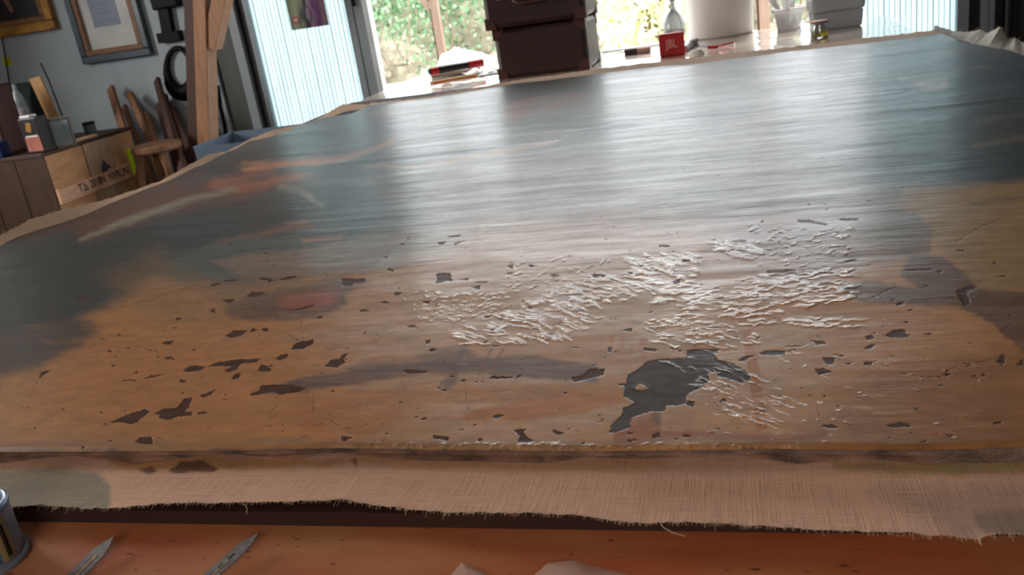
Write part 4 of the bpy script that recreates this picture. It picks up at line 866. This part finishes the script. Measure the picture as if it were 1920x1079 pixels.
# plastic bag bits bottom centre ------------------------------------
def crumple(name, pix, z, label, m, h, seed, cat='bag', peak=None):
    P0 = [un(a, b, z=z) for a, b in pix]; P0 = np.array(P0); c = P0.mean(0); e = empty(name, (c[0], c[1], TZ), label, cat); vs = [(0, 0, h)]; n0 = len(P0); K_ = 6; rings = []
    pts = []
    for i in range(n0):
        for t in np.linspace(0, 1, 6, endpoint=False): q = P0[i]*(1-t)+P0[(i+1) % n0]*t; pts.append(q-c)
    n_ = len(pts); fs = []; vs = []
    for k in range(K_+1):
        f = k/K_
        for i, q in enumerate(pts):
            zz = (z-TZ)+ (1-f**2)*h + .35*h*mnoise.noise(Vector((q[0]*f*38, q[1]*f*38, seed)))
            vs.append((q[0]*f, q[1]*f, max(.0008, zz)))
    for k in range(K_):
        for i in range(n_): j = (i+1) % n_; fs.append((k*n_+i, (k+1)*n_+i, (k+1)*n_+j, k*n_+j))
    obj('film', (vs, [], fs), m, e, sm=50); return e
crumple('plastic_bag', [(845, 1079), (866, 1053), (912, 1078), (930, 1130), (860, 1140)], TZ+.002, 'pointed flap of milky plastic bag, left one at the bottom edge', M_bag, .004, 3)
crumple('plastic_bag', [(1000, 1079), (1025, 1056), (1080, 1052), (1130, 1064), (1180, 1082), (1200, 1140), (1060, 1160), (990, 1110)], TZ+.002, 'rounded fold of milky plastic bag, right one at the bottom edge', M_bag, .005, 9)
# suitcases ------------------------------------------------------------
def suitcase(c, w, d, h, z, label, rz, handle):
    e = empty('suitcase', (c[0], c[1], z), label, 'suitcase', 'stacked vintage suitcases', rz=rz)
    obj('body', bx((0, 0, h/2), (w, d, h)), M_leather, e, bevel=.018)
    if handle: obj('lid_seam', bx((0, 0, h*.62), (w+.003, d+.003, .004)), M_blackp, e, bevel=.001)
    for sx in (-1, 1):
        for sy in (-1, 1):
            for sz in (0, 1):
                bm = bmesh.new(); bmesh.ops.create_uvsphere(bm, u_segments=20, v_segments=12, radius=.042)
                cx, cy, cz = sx*(w/2-.001), sy*(d/2-.001), (sz*h if sz else 0)+(.001 if not sz else -.001)
                # keep only the shell of the sphere squeezed on the corner planes
                for v in bm.verts:
                    x, y, z_ = v.co
                    v.co.x = cx+ (min(x*sx, 0.0025))*sx; v.co.y = cy+(min(y*sy, .0025))*sy; v.co.z = cz+(min(z_*(1 if sz else -1), .0025))*(1 if sz else -1)
                bmesh.ops.remove_doubles(bm, verts=bm.verts, dist=1e-5)
                obj('corner_guard', bm, M_leather2, e, bevel=0)
    yf_ = -d/2-.006
    for sx in ((-.30, .30) if handle else ()):
        obj('latch', bx((sx*w, -d/2-.004, h*.62), (.03, .008, .03)), M_chrome, e, bevel=.002)
    if handle:
        bm = bmesh.new(); tube(bm, [(-.07, yf_, h*.60), (-.068, yf_-.012, h*.50), (-.05, yf_-.018, h*.44), (.05, yf_-.018, h*.44), (.068, yf_-.012, h*.50), (.07, yf_, h*.60)], .006, 8); hd_ = obj('handle', bm, M_leather2, e, sm=50)
        for s_ in (-1, 1):
            bm = bmesh.new(); tube(bm, [(s_*.07+.009*math.cos(a), yf_-.002, h*.60+.009*math.sin(a)) for a in np.linspace(0, 2*math.pi, 12, endpoint=False)], .002, 6, True); obj('ring', bm, M_chrome, hd_, sm=50)
    return e
w1 = .365; sc1 = (-.722, 3.575)
s1 = suitcase((sc1[0], sc1[1]), w1, .27, .193, TZ+.001, 'burgundy leather suitcase with brown corners, lower of the two stacked', -.03, False)
s2 = suitcase((sc1[0]-.002, sc1[1]-.03), w1+.028, .27, .19, TZ+.196, 'dark leather suitcase with rings and handle, upper of the two stacked', -.02, True)
# speaker ------------------------------------------------------------------
a = un(1238, 109, z=TZ); b = un(1283, 104, z=TZ); ang = math.atan2(b[1]-a[1], b[0]-a[0])-0.0
sk = empty('speaker', ((a[0]+b[0])/2, (a[1]+b[1])/2+.03, TZ+.001), 'small red cube-shaped portable speaker on the far end of the table', 'speaker', rz=.10)
SW = .096
obj('housing', bx((0, 0, .043), (SW, .036, .086)), M_red, sk, bevel=.006)
obj('front_grille', bx((-.001, -.0185, .043), (SW-.012, .002, .074)), M_red, sk, bevel=.0008)
text('lettering', 'JBL', .044, Matrix.Translation((-.002, -.0202, .046)) @ Matrix.Rotation(math.pi/2, 4, 'X'), M_silver_txt, sk, .0004, .74)
text('exclamation', '!', .034, Matrix.Translation((.031, -.0202, .046)) @ Matrix.Rotation(math.pi/2, 4, 'X'), M_silver_txt, sk, .0004, .8) if False else None
# white bucket -----------------------------------------------------------
bc = un(1350, 72, z=TZ); R2 = .140
bkt = empty('bucket', (bc[0]+.004, bc[1]+.13, TZ+.001), 'large round white plastic bucket behind the red speaker', 'bucket')
obj('wall', lathe(bmesh.new(), [(0, 0), (R2-.01, 0), (R2, .006), (R2+.012, .36), (R2+.009, .36), (R2-.004, .008), (0, .008)], n=64), M_whitep, bkt, sm=50)
obj('rim', lathe(bmesh.new(), [(R2+.010, .345), (R2+.019, .346), (R2+.019, .362), (R2+.009, .364)], n=64), M_whitep, bkt, sm=50)
# rod / ruler behind case -------------------------------------------------
def stick(name, a, b, w, h, m, label, cat, z=TZ, grp=None):
    A = Vector(un(*a, z=z+h/2)); B = Vector(un(*b, z=z+h/2)); c = (A+B)/2; e = tag(obj(name, bar(bmesh.new(), A-c, B-c, w, h), m, None, bevel=min(w, h)*.2), label, cat, grp); e.location = c; return e
stick('metal_ruler', (1128, 98), (1236, 84), .022, .006, M_steel, 'long steel ruler on the table between suitcases and red speaker', 'ruler', TZ+.004)
e = empty('sanding_block', tuple(un(1196, 101, z=TZ+.001)), 'small block half dark half pink lying left of the red speaker', 'block', rz=.02); 
obj('dark_half', bx((-.028, 0, .012), (.052, .03, .024)), mat('dark_rubber', (70, 56, 58), rough=.7), e, bevel=.003); obj('pink_half', bx((.026, 0, .012), (.056, .03, .022)), mat('pink_rubber', (206, 168, 156), rough=.7), e, bevel=.003)
# black marker right of speaker
def pen(name, a, b, r, parts, label, cat='pen', z=TZ):
    A = Vector(un(*a, z=z+r)); B = Vector(un(*b, z=z+r)); e = empty(name, tuple(A), label, cat); d = B-A; L = d.length; R3 = d.to_track_quat('Z', 'Y').to_matrix()
    for nm, t0, t1, r0_, r1_, m in parts: obj(nm, lathe(bmesh.new(), [(0, L*t0), (r*r0_, L*t0), (r*r1_, L*t1), (0, L*t1)], n=18, rot=R3), m, e, sm=35)
    return e
pen('black_pen', (1284, 92), (1306, 76), .012, [('barrel', 0, .62, 1, 1, M_steel), ('cap', .55, 1, 1.15, .8, M_blackp)], 'short black and silver pen leaning behind the red speaker')
# red-handled pliers
pl = empty('pliers', tuple(un(1340, 90, z=TZ+.012)), 'small red-handled pliers in front of the white bucket', 'tool'); base = Vector(pl.location)
def tb(name, pix, r, m):
    bm = bmesh.new(); tube(bm, [Vector(un(a, b, z=TZ+.012))-base for a, b in pix], r, 6); obj(name, bm, m, pl, sm=50)
tb('handle', [(1332, 89), (1350, 86), (1376, 79)], .0035, M_redp); tb('handle', [(1332, 87), (1352, 88), (1378, 91)], .0035, M_redp); tb('jaw', [(1334, 88), (1312, 87), (1300, 88)], .002, M_steel); tb('joint', [(1328, 89), (1345, 88)], .007, M_redp); tb('clip', [(1377, 80), (1378, 92)], .002, M_whitep)
# cotton ball
bm = bmesh.new(); bmesh.ops.create_uvsphere(bm, u_segments=20, v_segments=12, radius=.03)
for v in bm.verts: v.co *= 1+.15*mnoise.noise(v.co*60); v.co.z *= .6
o = tag(obj('cotton_wad', bm, M_cotton, sm=60), 'small white cotton wad just right of the red speaker', 'cotton'); o.location = Vector(un(1306, 102, z=TZ+.017))
# spray bottle silhouette
q = un(1280, 62, z=TZ); bt = empty('glass_carafe', (q[0]-.03, q[1]-.12, TZ+.001), 'conical grey glass bottle with funnel neck behind the red speaker', 'bottle')
M_smoke = mat('smoky_glass', (150, 156, 158), rough=.15, trans=.55)
obj('body', lathe(bmesh.new(), [(0, 0), (.052, 0), (.056, .01), (.050, .06), (.036, .095), (.014, .12), (.010, .135), (.010, .15)], n=32), M_smoke, bt, sm=50)
obj('funnel', lathe(bmesh.new(), [(.009, .148), (.012, .16), (.026, .178), (.027, .180), (.011, .162)], n=24), M_smoke, bt, sm=50)
# white tub with twigs of white plastic
q = un(1492, 55, z=TZ); tu = empty('planter_tub', (q[0]-.025, q[1]+.03, TZ+.001), 'small white tub full of white brushes beside the white box', 'tub')
bm = bmesh.new(); prof = [(0, 0), (.056, 0), (.070, .075), (.084, .078), (.084, .09), (.076, .09), (.068, .08), (.054, .006), (0, .006)]
obj('tub_body', lathe(bm, prof, n=4, rot=Matrix.Rotation(math.radians(45), 3, 'Z'), sx=1.2, sy=1.1), M_tub, tu, bevel=.004)
for k in range(9):
    a = rng.uniform(0, 6.28); x, y = .045*math.cos(a), .035*math.sin(a); h_ = rng.uniform(.12, .22)
    bm = bmesh.new(); tube(bm, [(x*.6, y*.6, .01), (x, y, .09), (x*1.5, y*1.3, h_*.8), (x*1.8+rng.uniform(-.01, .01), y*1.4, h_)], [.004, .005, .010, .004], 8); tag(obj('brush', bm, M_tub, None, sm=60), 'white plastic brush handle sticking out of the small white tub', 'brush', 'white brush handles in the small tub').location = tu.location
# white storage box
q0_, q1_ = un(1548, 62, z=TZ), un(1620, 50, z=TZ); ang = 0.0; cx_ = (q0_[0]+q1_[0])/2
sb = empty('storage_box', (.392, 3.86, TZ+.001), 'white plastic storage box with grey lid near the right door', 'box', rz=.05)
bm = bmesh.new(); box(bm, (0, 0, .034), (.175, .14, .068), None, 1.08); obj('base', bm, M_greyp, sb, bevel=.008)
obj('lid', bx((0, 0, .098), (.20, .17, .062)), M_greyp, sb, bevel=.014)
q = empty('dark_bowl', (.392, 3.86, TZ+.1315), 'dark speckled bowl standing on the white storage box', 'bowl')
obj('bowl_wall', lathe(bmesh.new(), [(0, 0), (.05, 0), (.075, .02), (.085, .06), (.081, .06), (.07, .022), (0, .006)], n=32), mat('speckled_dark_ceramic', (90, 88, 84), (30, 28, 26), .4, 60), q, sm=50)
# jar
q = un(1538, 73, z=TZ); jr = empty('glass_jar', (q[0], q[1]+.03, TZ+.001), 'little glass jar of yellow oil in front of the white storage box', 'jar')
obj('glass', lathe(bmesh.new(), [(0, 0), (.026, 0), (.032, .006), (.033, .03), (.026, .046), (.027, .055), (.0255, .055), (.0245, .046), (.031, .03), (.030, .008), (0, .004)], n=28), M_glass, jr, sm=50)
obj('oil', lathe(bmesh.new(), [(0, .005), (.029, .007), (.0305, .026), (0, .026)], n=28), M_yellow_liquid, jr, sm=50)
obj('jar_lid', lathe(bmesh.new(), [(.026, .053), (.031, .053), (.031, .062), (0, .063)], n=28), mat('rusty_lid', (150, 96, 70), (110, 60, 44), .5, 60), jr, sm=40)
crumple('plastic_bag', [(1485, 70), (1500, 48), (1520, 40), (1535, 60), (1525, 85), (1500, 88)], TZ+.001, 'crumpled clear plastic bag between the white tub and the oil jar', M_film, .05, 21)
crumple('plastic_film', [(1118, 150), (1128, 112), (1165, 112), (1180, 132), (1160, 145)], TZ+.003, 'crumpled clear film beside the lower suitcase, right side', M_film, .022, 27, 'film')
# pens and papers, left of the suitcases
pp = crumple('crumpled_paper', [(815, 135), (826, 104), (850, 92), (900, 104), (930, 108), (935, 132), (900, 142), (850, 140)], TZ+.002, 'crumpled white paper behind the red and black pen', M_paper, .05, 33, 'paper')
# slate/palette knife and pencils
e = pen('red_marker', (806, 135), (905, 117), .0165, [('tip', -.02, .02, .7, .8, M_blackp), ('red_end', .02, .16, 1, 1, M_redp), ('black_grip', .16, .74, 1.08, .9, M_blackp), ('red_cap', .72, 1, 1, 1, M_redp)], 'thick red and black marker lying on the flat grey case', z=TZ+.03)
stick('grey_case', (808, 143), (905, 127), .075, .016, mat('grey_brown_case', (176, 160, 150), (140, 112, 96), .5, 6), 'flat grey case under the red and black marker', 'case', TZ+.006)
stick('orange_pencil', (806, 156), (895, 141), .010, .009, M_orange, 'orange pencil in front of the flat grey case', 'pencil', TZ+.002)
stick('green_pencil', (850, 147), (900, 138), .010, .009, M_green, 'green pencil lying behind the orange pencil', 'pencil', TZ+.003)
stick('grey_ruler', (898, 143), (936, 136), .016, .006, M_steel, 'short grey ruler poking out left of the suitcases', 'ruler', TZ+.002)
# clear tray left behind the post
q = un(440, 272, Y=3.35); ct = empty('plastic_tray', (-2.02, 3.45, 0), 'shallow blue-grey plastic crate beside the table, right of the post', 'tray')
for a, b in (((-.22, -.16, .60), (.24, .16, .605)), ((-.22, -.16, .60), (-.215, .16, .68)), ((.235, -.16, .60), (.24, .16, .68)), ((-.22, -.16, .60), (.24, -.155, .675)), ((-.22, .155, .60), (.24, .16, .68))): obj('panel', bx2(a, b), mat('blue_grey_plastic', (120, 138, 156), (96, 116, 136), .35, 8, trans=.2), ct)
for a in ((-.2, -.14), (.2, -.14), (-.2, .14), (.2, .14)): obj('stand_leg', bx2((a[0]-.02, a[1]-.015, 0), (a[0]+.02, a[1]+.015, .6)), M_dark_pine, ct)

# ================================================================ LEFT CORNER
# chest
ch = empty('wooden_crate', (-3.72, 3.93, 0), 'old wooden crate with stencilled planks in the left corner', 'crate')
cx1 = -3.27+3.72; zt = .685; y0c, y1c = 3.60-3.93, 4.28-3.93
obj('carcass', bx2((-.45, y0c+.01, .0), (cx1-.02, y1c-.01, zt-.02)), M_crate_shade, ch)
for k in range(5): w = .9/5; obj('front_plank', bx2((-.45+w*k+.002, y0c-.006, .02), (-.45+w*(k+1)-.002, y0c+.01, zt-.02)), M_crate_shade, ch, bevel=.002)
obj('top_board', bx2((-.46, y0c-.01, zt-.02), (cx1+.0, y1c+.01, zt)), M_crate_shade, ch, bevel=.003)
for (a, b, m, o_) in ((0, .40, M_crate, 0), (.405, .70, M_crate_grey, .003), (.705, 1.0, M_crate, -.002)):
    obj('side_plank', bx2((cx1-.02, y0c+(y1c-y0c)*a, .03), (cx1+o_, y0c+(y1c-y0c)*b-.003, zt-.018)), m, ch, bevel=.002)
zb0, zb1 = .424, .50
obj('side_batten', bx2((cx1-.002, y0c-.0, zb0), (cx1+.018, y1c+.02, zb1)), M_crate_pale, ch, bevel=.002)
obj('lower_batten', bx2((cx1-.002, y0c-.01, .03), (cx1+.018, y1c+.02, .10)), M_crate_pale, ch, bevel=.002)
RM = Matrix.Translation((cx1+.0185, (y0c+y1c)/2-.0, (zb0+zb1)/2+.006)) @ Matrix.Rotation(math.pi/2, 4, 'Z') @ Matrix.Rotation(math.pi/2, 4, 'X')
text('stencil_text', 'T.b. 20 8N  NVRUN', .06, RM, M_ink, ch, .0003, .8)
def bird(y, z, s):
    bm = bmesh.new(); poly = [(-.06, -.05), (-.03, -.02), (-.02, .02), (.0, .035), (.012, .06), (.022, .035), (.04, .02), (.06, .0), (.03, .005), (.01, -.02), (-.01, -.03)]
    vs = [bm.verts.new((cx1+.0042, y+a*s, z+b*s)) for a, b in poly]; bm.faces.new(vs); return obj('stamp_mark', bm, M_ink, ch)
bird(.05, .51, 1.0)
# level
q = un(251, 315, X=-3.228); lv = tag(obj('spirit_level', bx((0, 0, 0), (.022, .022, .58)), M_lime, bevel=.004), 'lime green spirit level standing against the right end of the crate', 'level'); lv.location = (-3.228, q[1], .29)
# objects on the crate
def on(px, py, Y): q = un(px, py, Y=Y); return q
zc = zt+.001
def place(name, px, Y, label, cat, rz=0, z=zc): q = un(px, 280, Y=Y); 
def loc_at(px, Y, z=zc):
    # x such that the base point at (x,Y,z) lands on column px
    lo, hi = -6, 0
    for _ in range(40):
        m_ = (lo+hi)/2
        if chart(m_, Y, z)[0] < px: lo = m_
        else: hi = m_
    return (lo, Y, z)
bb = empty('leather_portfolio', loc_at(22, 3.75), 'tall brown leather portfolio standing at the left end of the crate', 'portfolio')
obj('cover', bx((0, 0, .17), (.10, .16, .34)), M_brown_book, bb, bevel=.006); obj('spine', bx((.052, 0, .17), (.008, .14, .32)), M_leather2, bb, bevel=.002)
tnx = empty('tea_tin', loc_at(80, 3.66), 'tall dark tin with gold emblem and pinkish lower label', 'tin')
obj('tin_body', bx((0, 0, .085), (.105, .08, .17)), mat('dark_tin_print', (40, 32, 36), (26, 20, 22), .4, 6), tnx, bevel=.004)
obj('pink_label', bx((.004, -.0412, .045), (.085, .002, .07)), mat('pinkish_label', (190, 130, 112), (150, 70, 60), .5, 20), tnx)
obj('gold_emblem', bx((0, -.0412, .125), (.03, .002, .045), rot(0, .3)), mat('gold_print', (190, 140, 60), (120, 80, 40), .4, 60), tnx, bevel=.001)
obj('white_band', bx((.004, -.0416, .083), (.07, .002, .008)), M_paper, tnx); obj('white_cap', bx((-.02, 0, .176), (.06, .05, .012)), M_whitep, tnx, bevel=.003)
sp_ = empty('plastic_bottle', loc_at(62, 4.02), 'clear plastic spray bottle with pale label behind the dark tin', 'bottle')
obj('bottle_body', lathe(bmesh.new(), [(0, 0), (.035, 0), (.036, .01), (.036, .22), (.03, .25), (.012, .29), (.011, .32), (0, .32)], n=24), mat('pale_clear_plastic', (200, 212, 222), rough=.15, trans=.5), sp_, sm=50)
obj('bottle_label', lathe(bmesh.new(), [(.0365, .09), (.0365, .20)], n=24), mat('pale_label', (190, 196, 210), (150, 110, 110), .5, 30), sp_, sm=50)
pc = empty('dark_photo', loc_at(78, 4.10), 'dark green photo print leaning behind the dark tin', 'photo'); obj('print', bx((0, 0, .16), (.17, .006, .32), rot(.06)), mat('dark_green_photo', (40, 56, 52), (10, 14, 14), .3, 9), pc)
pb = empty('cardboard_piece', loc_at(112, 4.0), 'tan wooden board leaning against the wall above the crate', 'board'); obj('board_face', bx((0, 0, .17), (.07, .012, .34), rot(.05, -.12)), M_tan, pb, bevel=.001)
pf = empty('silver_picture_frame', loc_at(120, 3.72), 'small silver picture frame with blue photo on the crate', 'frame', rz=.35)
bm = bmesh.new()
for c_, s_ in (((0, 0, .008), (.13, .012, .012)), ((0, 0, .142), (.13, .012, .012)), ((-.06, 0, .075), (.012, .012, .14)), ((.06, 0, .075), (.012, .012, .14))): box(bm, c_, s_)
obj('frame_bars', bm, M_chrome, pf, bevel=.002); obj('photo', bx((0, .002, .075), (.108, .004, .124)), mat('blue_photo', (110, 140, 160), (180, 190, 190), .25, 12), pf)
obj('mat_strip', bx((-.075, .012, .075), (.02, .02, .15)), M_paper, pf)
gj = empty('small_glass', loc_at(172, 4.1), 'small glass jar at the right end of the crate top', 'jar'); obj('glass', lathe(bmesh.new(), [(0, 0), (.03, 0), (.032, .06), (.03, .06), (.028, .005), (0, .005)], n=24), mat('greenish_glass', (150, 170, 170), rough=.1, trans=.7), gj, sm=50)
obj('jar_cap', lathe(bmesh.new(), [(.03, .058), (.033, .058), (.033, .07), (0, .071)], n=24), M_black, gj, sm=40)
wl = tag(obj('wooden_strip', bx((0, 0, 0), (.035, .34, .012)), M_crate_pale, bevel=.002), 'pale wooden strip lying on the crate edge below the silver frame', 'strip'); wl.location = (-3.30, 3.86, zt+.0065)
bl = tag(obj('blue_container', bx((0, 0, .04), (.09, .07, .08)), M_bluedark, bevel=.01), 'dark blue plastic container at the far left on the crate', 'container'); bl.location = loc_at(2, 3.62)
sb_ = empty('small_bottle', (-3.62, 3.42, 0), 'small teal-capped bottle on a stand by the left table edge', 'bottle')
obj('bottle', lathe(bmesh.new(), [(0, .0), (.03, .0), (.03, .34), (.012, .40), (.012, .43), (0, .43)], n=20), mat('pale_teal_plastic', (120, 150, 156), rough=.3), sb_, sm=50); obj('cap', lathe(bmesh.new(), [(.014, .42), (.014, .45), (0, .45)], n=16), M_whitep, sb_)
# cable and twig on the white wall
def wire(name, pix, Y, r_, m, label, cat):
    P_ = [un(a, b, Y=Y) for a, b in pix]; bm = bmesh.new(); c = Vector(P_[0]); tube(bm, [Vector(q)-c for q in P_], r_, 6); o = tag(obj(name, bm, m, None, sm=50), label, cat); o.location = c; return o
wire('hanging_cord', [(2, 62), (7, 90), (12, 120), (17, 152), (20, 170)], FY-.0, .004, M_black, 'thin black cord hanging below the gold picture frame', 'cord')
wire('black_cable', [(408, 160), (413, 200), (421, 232), (425, 262), (424, 290)], FY+.02, .012, M_black, 'thick black cable hanging on the dark panel right of the post', 'cable')
wire('thin_rod', [(76, 118), (84, 134), (92, 152), (130, 252)], 4.27, .004, M_black, 'thin dark rod leaning against the white wall above the crate', 'rod')
yn_ = un(10, 116, Y=FY); yo = tag(obj('yellow_tag', bx((0, 0, 0), (.06, .004, .05)), M_yellow, bevel=.001), 'small yellow tag on the white wall above the crate', 'tag'); yo.location = (yn_[0], FY+.017, yn_[2])
# framed pictures
def frame_on_wall(name, bl_, br_, h, wdt, fm, im, inner, label, extra=None):
    A = un(*bl_, Y=FY-.01); B = un(*br_, Y=FY-.01); x0, x1 = A[0], B[0]; z0 = (A[2]+B[2])/2; e = empty(name, ((x0+x1)/2, FY+.0, z0), label, 'picture'); W_ = x1-x0
    for nm, c_, s_ in (('frame_bar', (0, 0, wdt/2), (W_, .04, wdt)), ('frame_bar', (0, 0, h-wdt/2), (W_, .04, wdt)), ('frame_bar', (-W_/2+wdt/2, 0, h/2), (wdt, .04, h-2*wdt)), ('frame_bar', (W_/2-wdt/2, 0, h/2), (wdt, .04, h-2*wdt))):
        obj(nm, bx(c_, s_), fm, e, bevel=.006)
    wi = W_-2*wdt; hi = h-2*wdt; g = inner
    for c_, s_ in (((0, 0, wdt+g/2), (wi, .03, g)), ((0, 0, h-wdt-g/2), (wi, .03, g)), ((-wi/2+g/2, 0, h/2), (g, .03, hi-2*g)), ((wi/2-g/2, 0, h/2), (g, .03, hi-2*g))): obj('inner_moulding', bx(c_, s_), im, e, bevel=.003)
    return e, W_, wi-2*g, hi-2*g
e, W_, a, b = frame_on_wall('gold_frame', (-30, 75), (107, 55), .46, .055, M_gold, M_gold_dull, .03, 'ornate gold frame around a dark oil picture, top left on the wall')
obj('picture', bx((0, .005, .23), (a, .008, b)), M_darkpaint, e); bm = bmesh.new(); bar(bm, (-.01, -.001, .13), (-.05, -.001, .26), .03, .002, up=(0, 1, 0)); obj('pale_figure', bm, mat('pale_flesh_paint', (150, 110, 90), (70, 46, 40), .4, 40), e)
e, W_, a, b = frame_on_wall('document_frame', (157, 122), (285, 102), .66, .042, M_bluegrey, M_gold_dull, .03, 'blue-grey frame with a document in a wide white mat')
obj('mat_board', bx((0, .008, .33), (a, .006, b)), M_mat_board, e); obj('document', bx((-.01, .004, .36), (a*.55, .003, b*.66)), M_doc, e)
for k in range(7): obj('text_line', bx((-.01, .0022, .22+k*.045), (a*.42*random.uniform(.7, 1), .0008, .006)), mat('document_ink', (110, 118, 146)), e)
obj('glazing', bx((0, -.006, .33), (a, .002, b)), M_pane, e)
# black bracket and oval mirror
br = empty('black_wall_bracket', tuple(un(318, 78, Y=FY)), 'black iron wall bracket with square foot above the oval ring', 'bracket'); o0 = Vector(br.location)
def P_(px, py, d=0): q = un(px, py, Y=FY-.0+d); return Vector(q)-o0
bm = bmesh.new(); bar(bm, P_(318, 70), P_(308, 14), .07, .04, up=(0, 1, 0)); obj('stem', bm, M_black, br, bevel=.004)
bm = bmesh.new(); bar(bm, P_(299, 72), P_(340, 66), .055, .05, up=(0, 1, 0)); obj('foot', bm, M_black, br, bevel=.004)
bm = bmesh.new(); bar(bm, P_(288, 5), P_(336, -4), .085, .07, up=(0, 1, 0)); obj('head', bm, M_black, br, bevel=.01)
ri = empty('black_oval_ring', tuple(un(336, 130, Y=FY)), 'black oval ring with thick lower end hanging on the white wall', 'ring'); o0 = Vector(ri.location); bm = bmesh.new()
pts = []; rs = []
for t in np.linspace(0, 2*math.pi, 40, endpoint=False):
    thick = .5+.5*math.cos(t); pts.append(P_(337+24*math.sin(t)+4*math.cos(t), 134+(40 if math.cos(t) > 0 else 44)*math.cos(t)*1.0)); rs.append(.014+.034*thick**2.2)
tube(bm, pts, rs, 12, True); obj('ring', bm, M_black, ri, sm=60)
# stool
st = empty('wooden_stool', (0, 0, 0), 'round wooden stool with splayed legs standing left of the post', 'stool'); q = un(294, 276, Y=4.05); st.location = (q[0], 4.05, 0); zs = q[2]
obj('seat', lathe(bmesh.new(), [(0, zs-.02), (.12, zs-.02), (.13, zs-.01), (.13, zs+.01), (.12, zs+.02), (0, zs+.02)], n=32), M_oak, st, sm=40)
for sx in (-1, 1):
    for sy in (-1, 1): obj('leg', bar(bmesh.new(), (sx*.07, sy*.06, zs-.02), (sx*.15, sy*.13, 0), .034), M_oak, st, bevel=.004)
for z_ in (.18, .26): obj('rung', bar(bmesh.new(), (-.12, -.1, z_), (.12, -.1, z_), .022), M_oak, st); 
# second darker stool behind + laths leaning on the wall
def lath(a, b, w, label, m=M_oak, Y0=4.32, Y1=4.55):
    A = Vector(un(*a, Y=Y1)); B = Vector(un(*b, Y=Y0)); d = B-A; A2 = B+d*((B.z-.0)/max(.01, -d.z)) if d.z < 0 else B; c = Vector((B.x, B.y, 0))
    o = tag(obj('wooden_lath', bar(bmesh.new(), A-c, A2-c, w, .022, up=(0, 1, 0)), m, None, bevel=.002), label, 'lath', None); o.location = c; return o
lath((207, 165), (236, 258), .050, 'tallest wooden lath leaning on the white wall, nearest the crate')
lath((243, 176), (292, 282), .044, 'second wooden lath from the crate leaning on the wall, slightly shorter')
lath((233, 200), (256, 262), .036, 'short wooden lath between the two tallest laths', Y0=4.38, Y1=4.58)
lath((272, 214), (300, 285), .040, 'short pale wooden lath leaning just right of the two tallest', Y0=4.25, Y1=4.50)
lath((294, 150), (312, 215), .044, 'tall thin dark wooden lath nearest the oval ring', M_dark_pine)
lath((302, 188), (325, 260), .11, 'wide dark wooden board leaning below the oval ring', M_dark_pine, Y0=4.36, Y1=4.58)
lath((322, 205), (350, 268), .045, 'dark wooden lath leaning against the wall beside the post', M_dark_pine, Y0=4.30, Y1=4.52)
